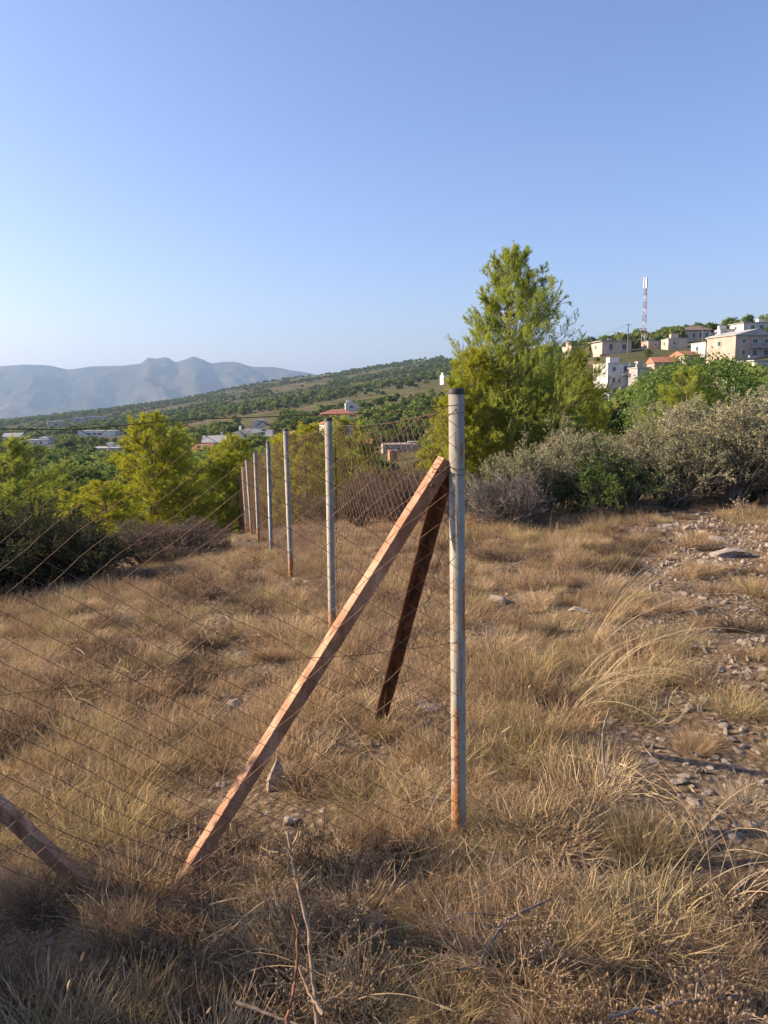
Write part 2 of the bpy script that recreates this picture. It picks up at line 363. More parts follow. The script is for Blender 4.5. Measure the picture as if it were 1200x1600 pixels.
# ================================================================== FENCE
def paintmat(name, own):
    m, t, o = newmat(name); tcn = N(t, 'ShaderNodeTexCoord'); tc = tcn.outputs['Object']
    sx = N(t, 'ShaderNodeSeparateXYZ'); t.links.new(tc, sx.inputs[0]); X, Y, Z = sx.outputs
    n1 = noise(t, 14, 6, tc, .65); n2 = noise(t, 45, 5, tc, .6)
    paint = ramp(t, n1, [(.3, (.21, .19, .145)), (.5, (.27, .25, .195)), (.75, (.325, .30, .24))])
    rust = ramp(t, n2, [(.3, (.13, .045, .018)), (.5, (.30, .12, .04)), (.72, (.46, .23, .10))])
    wob = math_(t, 'MULTIPLY', math_(t, 'SUBTRACT', n1, .5), .55)
    def rng(sock, c, h, soft):   # 1 inside c-h..c+h
        d = math_(t, 'ABSOLUTE', math_(t, 'SUBTRACT', sock, c))
        return math_(t, 'MULTIPLY', math_(t, 'SUBTRACT', h, d), 1 / soft, clamp=True)
    mask = math_(t, 'MULTIPLY', math_(t, 'SUBTRACT', noise(t, 6, 7, tc, .7), .64), 9, clamp=True)
    if own:
        ang = N(t, 'ShaderNodeMath', operation='ARCTAN2'); t.links.new(Y, ang.inputs[0]); t.links.new(X, ang.inputs[1])
        aw = math_(t, 'ADD', ang.outputs[0], wob); zw = math_(t, 'ADD', Z, math_(t, 'MULTIPLY', wob, .12))
        for (ac, ah, zc, zh) in ((-.55, .55, .92, .13), (-1.95, .42, .26, .29), (-1.4, .9, .775, .018), (-2.6, .3, .08, .14), (-.9, .35, 1.52, .05), (-1.2, .18, .66, .10), (-2.3, .16, .95, .12), (-1.7, .12, 1.25, .08)):
            mask = math_(t, 'MAXIMUM', mask, math_(t, 'MULTIPLY', rng(aw, ac, ah, .12), rng(zw, zc, zh, .04)))
    else:
        low = math_(t, 'MULTIPLY', math_(t, 'SUBTRACT', math_(t, 'ADD', math_(t, 'MULTIPLY', n1, .5), .05), Z), 8, clamp=True)
        mask = math_(t, 'MAXIMUM', mask, low)
    c = mixc(t, mask, paint, rust)
    p = N(t, 'ShaderNodeBsdfPrincipled'); p.inputs['Roughness'].default_value = .55; p.inputs['Specular IOR Level'].default_value = .35
    t.links.new(c, p.inputs['Base Color'])
    b = N(t, 'ShaderNodeBump'); b.inputs['Strength'].default_value = .25; b.inputs['Distance'].default_value = .003
    t.links.new(math_(t, 'ADD', n2, mask), b.inputs['Height']); t.links.new(b.outputs[0], p.inputs['Normal'])
    t.links.new(p.outputs[0], o.inputs[0]); return m
M['post_near'] = paintmat('post_paint_rusted', True); M['post'] = paintmat('post_paint', False)
M['post_shaded'] = plain('post_shade_grey', (.23, .25, .25), .5, .4, scale=10)  # darker grey for the fourth post, its shade put into the colour
M['cap'] = plain('post_cap', (.055, .055, .05), .6, scale=20)
M['wire'] = plain('rusty_wire', (.17, .095, .055), .8, .1, scale=30, c2=(.085, .05, .034))
M['tie'] = plain('tie_wire', (.45, .38, .30), .5, .6, scale=30)
def rustmat(name, cs):
    m, t, o = newmat(name); tc = N(t, 'ShaderNodeTexCoord').outputs['Object']
    n1 = noise(t, 5, 7, tc, .65); n2 = noise(t, 60, 5, tc, .6); n3 = noise(t, 2.2, 4, tc)
    sx = N(t, 'ShaderNodeMapping'); sx.inputs['Scale'].default_value = (9, 9, 2.2); t.links.new(tc, sx.inputs[0])
    n1 = noise(t, 1.6, 8, sx.outputs[0], .7)
    c = ramp(t, n1, [(.36, cs[0]), (.47, cs[1]), (.54, cs[2]), (.66, cs[3])])
    c = mixc(t, ramp(t, n3, [(.45, (0, 0, 0)), (.52, (.55, .55, .55))]), c, cs[1])
    c = mixc(t, math_(t, 'MULTIPLY', math_(t, 'SUBTRACT', n2, .5), 2.2, clamp=True), c, cs[0])
    p = N(t, 'ShaderNodeBsdfPrincipled'); p.inputs['Roughness'].default_value = .75; p.inputs['Specular IOR Level'].default_value = .3
    b = N(t, 'ShaderNodeBump'); b.inputs['Strength'].default_value = .35; b.inputs['Distance'].default_value = .002
    t.links.new(n2, b.inputs['Height']); t.links.new(b.outputs[0], p.inputs['Normal'])
    t.links.new(c, p.inputs['Base Color']); t.links.new(p.outputs[0], o.inputs[0]); return m
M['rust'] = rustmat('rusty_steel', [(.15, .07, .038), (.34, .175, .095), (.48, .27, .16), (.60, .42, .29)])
M['rust_and_shade'] = rustmat('shaded_rusty_steel', [(.06, .026, .016), (.11, .05, .028), (.17, .08, .045), (.26, .13, .075)])  # darker rust copy, with the brace underside's shade put into the colour

fence = empty('chain_link_fence', (CORNER[0], CORNER[1], float(terr(*CORNER))), label='rusty chain-link fence on pale steel posts turning a corner in dry grass', cat='fence')
FO = np.array(fence.location)
def fpart(mb, name, mat, smooth=False, parent=None, **k):
    o = mb.obj(name, mat, parent or fence, smooth, **k)
    if parent is None: o.location = -Vector(FO)
    return o
PH = 1.75; PR = .029
tops_px = [(713, 607), (513, 653), (446, 670), (418.5, 689), (398, 706), (385, 717), (379, 728), (376, 744), (373, 757)]
base_px = [717, 519.5, 455, 424, 404, 393, 385, 381, 377]
posts = []
def post_mesh(mat):
    mb = MB(); lathe(mb, [(PR, -.35), (PR, PH - .02), (PR * .93, PH - .02), (PR * .93, PH - .012)], 20); return mb.mesh('post', mat, True)
def cap_mesh():
    mb = MB(); lathe(mb, [(PR * 1.04, PH - .02), (PR * 1.05, PH - .004), (PR * .95, PH), (.0005, PH + .002)], 20); return mb.mesh('cap', M['cap'], True)
pm = {k: post_mesh(M[k]) for k in ('post_near', 'post', 'post_shaded')}; cm = cap_mesh()
def add_post(base, top, kind, label=None):
    d = Vector(top) - Vector(base)
    o = link('post', pm[kind], fence, loc=np.array(base) - FO)
    if label: o['label'] = label
    yaw = 0
    o.rotation_mode = 'QUATERNION'; o.rotation_quaternion = Vector((0, 0, 1)).rotation_difference(d)
    o.scale = (1, 1, d.length / PH)
    link('cap', cm, o); posts.append((np.array(base), np.array(top))); return o
for i, (tp, bx) in enumerate(zip(tops_px, base_px)):
    Yi = CORNER[1] + i * SPACING * FD[1]
    T = at(*tp, Yi); q = proj(T - [0, 0, PH]); B = at(bx, q[1], Yi)
    p0 = add_post(B, T, 'post_near' if i == 0 else 'post_shaded' if i == 3 else 'post', 'corner post with flaking paint and orange rust' if i == 0 else None)
    if i == 0:
        for z, s in ((.50, 1), (.515, 1.04), (.80, 1), (1.66, 1)):
            mb = MB(); th = np.linspace(0, 2 * math.pi, 25)
            P = np.stack([np.cos(th) * (PR + .003), np.sin(th) * (PR + .003), z + .006 * np.sin(th + z * 9)], 1)[None]
            tubes(mb, P, np.full((1, 25), .0013), 4); mb.obj('tie_wire', M['tie'], p0)
WL = 3.06
pl = np.array([*(CORNER + WD * WL), 0]); pl[2] = float(terr(pl[0], pl[1]))
add_post(pl, (pl[0] - .01, pl[1], pl[2] + 1.74), 'post')
posts_line = posts[:9]; post_wing = posts[9]

def top_at(path):   # height of the top selvage along the fence (path<0: wing, >0: line)
    ks = [-WL] + [i * SPACING for i in range(9)]
    zs = [EYE - .09] + [p[1][2] - .062 for p in posts_line]
    z = np.interp(path, ks, zs); ph = np.mod(path, SPACING) / SPACING
    return z - .03 * np.sin(ph * math.pi)
def plan(path, off):
    """xy of the fence cloth at a run of path metres from the corner post, pushed outwards by off"""
    path = np.asarray(path, float)
    rr = np.zeros_like(path) + PR + .004 + off; arc = rr * math.pi / 2
    on_w = path < -arc / 2; on_l = path > arc / 2
    nW = -FD
    wing = CORNER[None] + WD[None] * (-path - arc / 2)[..., None] + nW[None] * rr[..., None]
    line = CORNER[None] + FD[None] * (path - arc / 2)[..., None] + FN[None] * rr[..., None]
    th = np.clip((path + arc / 2) / arc, 0, 1) * math.pi / 2
    a = CORNER[None] + rr[..., None] * (nW[None] * np.cos(th)[..., None] + FN[None] * np.sin(th)[..., None])
    return np.where(on_w[..., None], wing, np.where(on_l[..., None], line, a))
def lean(path):
    """the cloth leans with the posts: sideways shift per metre of height, along x"""
    ks = [-WL] + [i * SPACING for i in range(9)]
    ls = [0] + [(p[1][0] - p[0][0]) / PH for p in posts_line]
    return np.interp(path, ks, ls)
CW, CH = .061, .0435
def cloth(p0, p1, rad, name='wire_mesh', fine=True):
    mb = MB(); j0 = int(math.floor(p0 / CW)); j1 = int(math.ceil(p1 / CW))
    for j in range(j0, j1):
        pm_ = (j + .5) * CW
        xy = plan(np.array([pm_]), 0)[0]; zb = float(terr(xy[0], xy[1])) + .02; zt = float(top_at(pm_))
        n = int((zt - zb) / CH); k = np.arange(n + 1)
        s = (j + ((k + j) % 2)) * CW
        z = top_at(s) - k * CH
        s2 = s + (vnoise(s * 4, z * 5, 8) - .5) * .03; z2 = z + (vnoise(s * 3 + 9, z * 4, 9) - .5) * .028
        off = np.where(k % 2 == 0, -.0016, .0016) + np.abs(vnoise(s * 1.7, z * 2.1, 12) - .3) * .02
        P = plan(s2, off); P[:, 0] += lean(s2) * (z2 - zb)
        tubes(mb, np.concatenate([P, z2[:, None]], 1)[None], np.full((1, n + 1), rad), 3)
    return fpart(mb, name, M['wire'])
cloth(-WL, .0, .0019)
for i in range(8): cloth(i * SPACING, (i + 1) * SPACING, .0017 if i < 3 else .002)
def strand(p0, p1, dz, rad, name='tension_wire', ref='top', seed=0):
    s = np.linspace(p0, p1, 60); z = top_at(s) if ref == 'top' else None
    if ref != 'top':
        xy = plan(s, .003); z = top_at(s) + dz * 0 + ref(s)
    else: z = z + dz
    P = plan(s, .003); xyb = P.copy(); P[:, 0] += lean(s) * 1.5
    z = z + (vnoise(s * 3, s * 0, seed) - .5) * .02
    mb = MB(); tubes(mb, np.concatenate([P, z[:, None]], 1)[None], np.full((1, 60), rad), 4); return fpart(mb, name, M['wire'])
strand(-WL, .0, .004, .0016, seed=1); strand(0, 8 * SPACING, .004, .0018, seed=2)
strand(-WL, .0, -.88, .0011, seed=3); strand(0, 8 * SPACING, -.86, .0011, seed=4)

def plane_pt(px, py, p0, n):
    d = ray(px, py); e = np.array([0, 0, EYE]); n3 = np.array([n[0], n[1], 0]); k = ((np.array([*p0, 0]) - e) @ n3) / (d @ n3)
    return e + d * k
def angle_iron(A, B, up, a, th, mat, name, rot, label, taper=True):
    """L section from A to B; corner edge along the axis, flanges a wide"""
    A = np.array(A); B = np.array(B); d = unit(B - A); up = unit(up - d * (up @ d)); sd = np.cross(d, up)
    c, s = math.cos(rot), math.sin(rot); u = up * c + sd * s; v = np.cross(d, u)
    prof = np.array([(0, 0), (a, 0), (a, th), (th, th), (th, a), (0, a)])
    n = 14; V = []
    rs = np.random.RandomState(7)
    for q in np.linspace(0, 1, n):
        c0 = A + (B - A) * q + u * .0006 * rs.randn() + v * .0006 * rs.randn()
        V += [c0 + u * x + v * y for x, y in prof]
    F = [[i * 6 + j, i * 6 + (j + 1) % 6, (i + 1) * 6 + (j + 1) % 6, (i + 1) * 6 + j] for i in range(n - 1) for j in range(6)]
    mb = MB(); mb.add(np.array(V), F); e = (n - 1) * 6
    mb.f.append(np.array([[0, 3, 2, 1], [0, 5, 4, 3], [e, e + 1, e + 2, e + 3], [e, e + 3, e + 4, e + 5]]))
    o = fpart(mb, name, mat, label=label); return o
# brace along the wing (behind the cloth), its corner edge towards camera and up
pw = CORNER + FD * .005
A1 = plane_pt(694, 716, pw, FD); B1 = plane_pt(288, 1366, pw, FD)
A1 = A1 + (A1 - B1) * .0; B1 = B1 + (B1 - A1) * .06
upw = np.array([WD[0], WD[1], .9]); 
angle_iron(B1, A1, -upw, .050, .006, M['rust'], 'brace', R(12), 'salmon-rusted angle-iron brace leaning along the fence wing')
# brace along the far line: seen from below, its hollow side to the camera, underside shade in its colour
pl2 = CORNER - FN * .015
A2 = plane_pt(695, 716, pl2, FN); B2 = plane_pt(595, 1118, pl2, FN); A2 = A1 + np.array([.012, .06, -.01]); B2 = hit(592, 1122); B2 = B2 + (B2 - A2) * .05
angle_iron(A2, B2, -np.array([0, .9, 1.0]), .052, .006, M['rust_and_shade'], 'brace', R(-45), 'shade-darkened rusty angle-iron brace leaning along the receding fence')
# brace of the neighbouring post of the wing
C3 = plane_pt(112, 1362, pw, FD); D3 = plane_pt(0, 1258, pw, FD); D3 = C3 + (D3 - C3) / abs((D3 - C3) @ np.array([*WD, 0])) * .98 * (WL - .06 - (C3[:2] - CORNER) @ WD); C3 = C3 - (D3 - C3) * .06
angle_iron(D3, C3, -np.array([-WD[0], -WD[1], .9]), .044, .006, M['rust'], 'brace', R(10), 'rusty brace of the neighbouring wing post')
# bolts and binding wire that hold the two braces to the corner post
for q_, (bp, off) in enumerate(((A1, (-.012, -.012, -.045)), (A1, (-.045, -.02, -.10)), (A2, (.02, -.02, -.06)))):
    mb = MB(); lathe(mb, [(.0005, -.012), (.009, -.012), (.010, -.002), (.006, .0), (.006, .012), (.0005, .012)], 6, np.array(bp) + np.array(off), [[1, 0, 0], [0, 0, -1], [0, 1, 0]]); fpart(mb, 'bolt', M['rust_and_shade'])
for dz_ in (-.03, -.05):
    th = np.linspace(0, 2 * math.pi, 30); c_ = np.array([CORNER[0], CORNER[1]]) + np.array([WD[0], WD[1]]) * .028
    P = np.stack([c_[0] + np.cos(th) * .062, c_[1] + np.sin(th) * .036, A1[2] + dz_ + .012 * np.sin(th * 2)], 1)[None]
    mb = MB(); tubes(mb, P, np.full((1, 30), .0014), 4); fpart(mb, 'binding_wire', M['wire'])
# far end brace
e0, e1 = posts_line[8]
mb = MB(); Q = at(346, 822, e0[1] - .5)
tubes(mb, np.stack([e1 - [0, 0, .45], Q])[None], np.full((1, 2), .035), 4); fpart(mb, 'brace', M['rust_and_shade'])

# ================================================================== PLANTS: growth helpers
def grow(rs, P, cnt, lr, spread, up, k=4, t0=.25, t1=1.0, taper=True, bend=.25, lmin=0):
    """children of the curves P (n,kp,3): cnt each. lr length ratio range"""
    n, kp, _ = P.shape; seg = np.linalg.norm(np.diff(P, axis=1), axis=2).sum(1)
    idx = np.repeat(np.arange(n), cnt); m = len(idx)
    t = rs.uniform(t0, t1, m) * (kp - 1); i = np.minimum(t.astype(int), kp - 2); fr = (t - i)[:, None]
    base = P[idx, i] * (1 - fr) + P[idx, i + 1] * fr
    tan = unit(P[idx, i + 1] - P[idx, i])
    d = unit(tan + rs.randn(m, 3) * spread + np.array([0, 0, up]))
    L = np.maximum(seg[idx] * rs.uniform(*lr, m) * ((1.25 - .75 * t / (kp - 1)) if taper else 1), lmin)
    out = np.empty((m, k, 3)); out[:, 0] = base; cur = base
    for q in range(1, k):
        d = unit(d + rs.randn(m, 3) * bend * .5 + np.array([0, 0, up * .25]))
        cur = cur + d * (L / (k - 1))[:, None]; out[:, q] = cur
    return out
def radii(P, r0, r1): return np.linspace(r0, r1, P.shape[1])[None].repeat(len(P), 0) if np.isscalar(r0) else np.linspace(0, 1, P.shape[1])[None] * (r1 - r0)[:, None] + r0[:, None]
def leaves(mb, rs, P, per, ln, wd, tmin=.15, droop=0, out=.8, folded=False):
    n, k, _ = P.shape; m = n * per; idx = np.repeat(np.arange(n), per)
    t = rs.uniform(tmin, 1, m) * (k - 1); i = np.minimum(t.astype(int), k - 2); fr = (t - i)[:, None]
    b = P[idx, i] * (1 - fr) + P[idx, i + 1] * fr; tan = unit(P[idx, i + 1] - P[idx, i])
    d = unit(tan * .5 + rs.randn(m, 3) * out + np.array([0, 0, -droop])); s = unit(np.cross(d, rs.randn(m, 3)))
    L = ln * rs.uniform(.6, 1.3, m)[:, None]; W = wd * rs.uniform(.7, 1.2, m)[:, None]
    V = np.stack([b, b + d * L * .5 + s * W, b + d * L, b + d * L * .5 - s * W], 1).reshape(-1, 3)
    f = np.arange(m)[:, None] * 4 + np.arange(4)[None]
    mb.add(V, f, np.repeat(rs.uniform(0, 1, m), 4))

def make_shrub(seed, h, r, stems, c1, c2, per, ln, wd, leafm, twigm, upright=.5, spread=.55, bare=.0, twr=.0035):
    """returns (branch mesh, foliage mesh); rooted at 0,0,0"""
    rs = np.random.RandomState(seed)
    a = rs.uniform(0, 2 * math.pi, stems); l = rs.uniform(.15, 1, stems) * r
    k = 6; t = np.linspace(0, 1, k)
    hh = h * (rs.uniform(.62, .98, stems) + .22 * (rs.uniform(size=stems) < .15)) * (1 - .35 * (l / r) ** 2)
    P = np.stack([np.cos(a)[:, None] * (l[:, None] * (t ** upright_pow(upright)) + .08 * rs.randn(stems, 1)), np.sin(a)[:, None] * (l[:, None] * (t ** upright_pow(upright)) + .08 * rs.randn(stems, 1)), hh[:, None] * t * .86], 2)
    P[:, 1:] += rs.randn(stems, k - 1, 3) * .035 * h
    P[:, 0, 2] = -.12
    B1 = grow(rs, P, c1, (.25, .5), spread, .25, 4, .22, 1)
    B2 = grow(rs, B1, c2, (.4, .75), spread, .2, 3, .2, 1)
    mt = MB(); tubes(mt, P, radii(P, .018 * h / 2 + .008, .005), 5); tubes(mt, B1, radii(B1, .006, .003), 3); tubes(mt, B2, radii(B2, twr, .0015), 3)
    ml = MB(); keep = B2[rs.uniform(size=len(B2)) > bare]
    leaves(ml, rs, keep, per, ln, wd); leaves(ml, rs, B1, max(1, per // 2), ln, wd, .4)
    return mt.mesh('branches', twigm), ml.mesh('foliage', leafm)
def upright_pow(u): return .6 + u
def place(name, meshes, partnames, loc, rz, s, label, cat, group=None, sz=None):
    e = empty(name, loc, rz, label=label, cat=cat, group=group)
    for me, pn in zip(meshes, partnames): link(pn, me, e)
    e.scale = (s, s, sz or s); return e

def make_pine(seed, h, r, leafm, levels=26, per=6, shoot=34, low=.06, nl=.075, nw=.0045, dens=1.0, lop=.25):
    """young Aleppo pine: leader, whorled limbs sweeping up, bottle-brush shoots"""
    rs = np.random.RandomState(seed); mt = MB(); ml = MB()
    z = np.linspace(0, 1, 12); lean = rs.randn(2) * .02 * h
    T = np.stack([lean[0] * z + .02 * h * np.sin(z * 5 + seed) * .5, lean[1] * z, h * z * .985], 1)[None]; T[0, 0, 2] = -.15
    tubes(mt, T, np.linspace(.017 * h, .004, 12)[None], 7)
    br = []
    for q in np.linspace(low, .97, levels):
        base = np.array([np.interp(q, z, T[0, :, c]) for c in range(3)])
        prof = (1 - q) ** .72 * (.55 + .45 * min(1, (q + .12) / .25)) * r
        for _ in range(rs.randint(per - 2, per + 2)):
            a = rs.uniform(0, 2 * math.pi); L = prof * rs.uniform(.55, 1.12) * (1 + lop * math.cos(a - seed)) + .12
            el0 = rs.uniform(.1, .4) + .75 * q; t = np.linspace(0, 1, 6)
            rad = L * t; up = L * (math.tan(min(el0, 1.15)) * t * .55 + .32 * t * t)
            pts = base + np.stack([np.cos(a) * rad, np.sin(a) * rad, up], 1) + rs.randn(6, 3) * .02 * L * t[:, None]
            br.append(pts)
    br = np.array(br); L = np.linalg.norm(br[:, -1] - br[:, 0], axis=1)
    tubes(mt, br, radii(br, np.clip(.012 * L, .006, .03), np.full(len(br), .003)), 4)
    nsub = np.clip((L * 7.5 * dens).astype(int) + 2, 2, 16)
    subs = []
    for c in np.unique(nsub): subs.append(grow(rs, br[nsub == c], int(c), (.22, .42), .5, .25, 4, .28, 1.0, lmin=.14))
    B = np.concatenate(subs); tubes(mt, B, radii(B, .004, .002), 3)
    S = grow(rs, B, 3, (.5, .8), .55, .28, 3, .3, 1.0, lmin=.12)
    S = np.concatenate([S, B[:, 1:]], 0)
    n, k, _ = S.shape; m = n * shoot; idx = np.repeat(np.arange(n), shoot)
    t = rs.uniform(.1, 1.05, m) * (k - 1); i = np.minimum(t.astype(int), k - 2); fr = (t - i)[:, None]
    b = S[idx, i] * (1 - fr) + S[idx, i + 1] * fr; tan = unit(S[idx, i + 1] - S[idx, i])
    d = unit(tan * .75 + rs.randn(m, 3) * .55); s = unit(np.cross(d, rs.randn(m, 3)))
    Ln = nl * rs.uniform(.7, 1.25, m)[:, None]
    V = np.stack([b - s * nw, b + s * nw, b + d * Ln], 1).reshape(-1, 3)
    ml.add(V, np.arange(m)[:, None] * 3 + np.arange(3)[None], np.repeat(np.clip(rs.uniform(0, 1, n)[idx] * .6 + rs.uniform(0, .4, m), 0, 1), 3))
    return mt.mesh('trunk', M['bark']), ml.mesh('crown', leafm)

def make_crown(seed, w, h, lobes, n, size, mat, flat=.55, trunk=True, trunk_h=.45):
    """spreading crown of leafy clumps on forked limbs (for trees further off)"""
    rs = np.random.RandomState(seed); mt = MB(); ml = MB()
    c = []
    for _ in range(lobes):
        a = rs.uniform(0, 2 * math.pi); q = math.sqrt(rs.uniform(0, 1)) * .62
        c.append([math.cos(a) * q * w / 2, math.sin(a) * q * w / 2, h * (trunk_h + (1 - trunk_h) * rs.uniform(.12, .78) * (1 - .45 * q))])
    c = np.array(c); rad = w * rs.uniform(.15, .26, lobes)
    idx = rs.randint(0, lobes, n); d = unit(rs.randn(n, 3)); d[:, 2] = np.where(d[:, 2] < -.35, -d[:, 2] * .5, d[:, 2])
    rr = rs.uniform(.55, 1.08, n) ** .6
    p = c[idx] + d * (rad[idx] * rr)[:, None] * np.array([1, 1, flat + .1])
    nrm = unit(d + rs.randn(n, 3) * .75); s = unit(np.cross(nrm, rs.randn(n, 3))); u = np.cross(nrm, s)
    S = (size * rs.uniform(.5, 1.3, n))[:, None]
    V = np.stack([p - s * S * .6, p + u * S * .35 + s * S * .1, p + s * S * .7, p - u * S * .4], 1).reshape(-1, 3)
    ml.add(V, np.arange(n)[:, None] * 4 + np.arange(4)[None], np.repeat(np.clip(rs.uniform(0, 1, lobes)[idx] * .5 + rs.uniform(0, .5, n), 0, 1), 4))
    P = [np.stack([np.zeros(2), np.zeros(2), np.array([-.6, h * trunk_h])], 1)]
    fork = np.array([0, 0, h * trunk_h * .8])
    T = np.stack([np.array([0, 0, -.6]), np.array([.05 * w * rs.randn() * .3, 0, h * trunk_h * .45]), fork])[None]
    tubes(mt, T, np.linspace(.035 * h, .022 * h, 3)[None], 6)
    L = np.stack([np.repeat(fork[None], lobes, 0), (fork + c) / 2 + rs.randn(lobes, 3) * .04 * w, c], 1)
    tubes(mt, L, radii(L, .017 * h, .006 * h), 4)
    return mt.mesh('trunk', M['bark']), ml.mesh('crown', mat)

# ------------------------------------------------------------------ scatter through geometry nodes (countless small stuff)
def scatter(name, label, pts, rot, scl, kind, protos):
    c = bpy.data.collections.new(name + '_kinds')
    for i, me in enumerate(protos):
        o = bpy.data.objects.new('%s_kind_%02d' % (name, i), me); c.objects.link(o)
    me = bpy.data.meshes.new(name); n = len(pts); me.vertices.add(n); me.vertices.foreach_set('co', np.asarray(pts, np.float32).ravel())
    for nm, ty, dat in (('rot', 'FLOAT_VECTOR', rot), ('scl', 'FLOAT_VECTOR', scl)):
        me.attributes.new(nm, ty, 'POINT').data.foreach_set('vector', np.asarray(dat, np.float32).ravel())
    me.attributes.new('kind', 'INT', 'POINT').data.foreach_set('value', np.asarray(kind, np.int32))
    g = bpy.data.node_groups.new(name, 'GeometryNodeTree')
    g.interface.new_socket('Geometry', in_out='INPUT', socket_type='NodeSocketGeometry'); g.interface.new_socket('Geometry', in_out='OUTPUT', socket_type='NodeSocketGeometry')
    gi = g.nodes.new('NodeGroupInput'); go = g.nodes.new('NodeGroupOutput'); ip = g.nodes.new('GeometryNodeInstanceOnPoints')
    ci = g.nodes.new('GeometryNodeCollectionInfo'); ci.inputs[0].default_value = c; ci.inputs[1].default_value = True; ci.inputs[2].default_value = True
    def na(nm, dt):
        q = g.nodes.new('GeometryNodeInputNamedAttribute'); q.data_type = dt; q.inputs[0].default_value = nm; return [s for s in q.outputs if s.enabled][0]
    g.links.new(gi.outputs[0], ip.inputs['Points']); g.links.new(ci.outputs[0], ip.inputs['Instance']); ip.inputs['Pick Instance'].default_value = True
    g.links.new(na('kind', 'INT'), ip.inputs['Instance Index']); g.links.new(na('rot', 'FLOAT_VECTOR'), ip.inputs['Rotation']); g.links.new(na('scl', 'FLOAT_VECTOR'), ip.inputs['Scale'])
    g.links.new(ip.outputs[0], go.inputs[0])
    o = link(name, me, kind='stuff', label=label)
    o.modifiers.new('scatter', 'NODES').node_group = g
    return o

# ================================================================== HOUSES, MAST
for k, c in dict(white=(.66, .64, .60), cream=(.52, .45, .36), pink=(.50, .37, .30), grey=(.36, .35, .33), ochre=(.48, .40, .25), stone=(.42, .34, .28), brick=(.40, .22, .15)).items():
    M['wall_' + k] = plain('wall_' + k, c, .9, scale=.35, var=.12)
M['tile'] = plain('roof_tile', (.46, .19, .11), .85, scale=.8, var=.12, c2=(.32, .13, .08))
M['tile_brown'] = plain('roof_tile_brown', (.24, .17, .13), .85, scale=.8)
M['slab'] = plain('roof_slab', (.46, .44, .41), .9, scale=.5)
M['glass'] = plain('window_glass', (.035, .045, .06), .15, scale=1, spec=.6)
M['frame_w'] = plain('window_frame', (.62, .60, .56), .6, scale=2)
M['rail'] = plain('railing', (.30, .30, .30), .5, .3, scale=2)
M['shutter'] = plain('shutter', (.22, .14, .09), .7, scale=2)
HBOX = []      # photo boxes of houses, with depth: trees keep clear of them
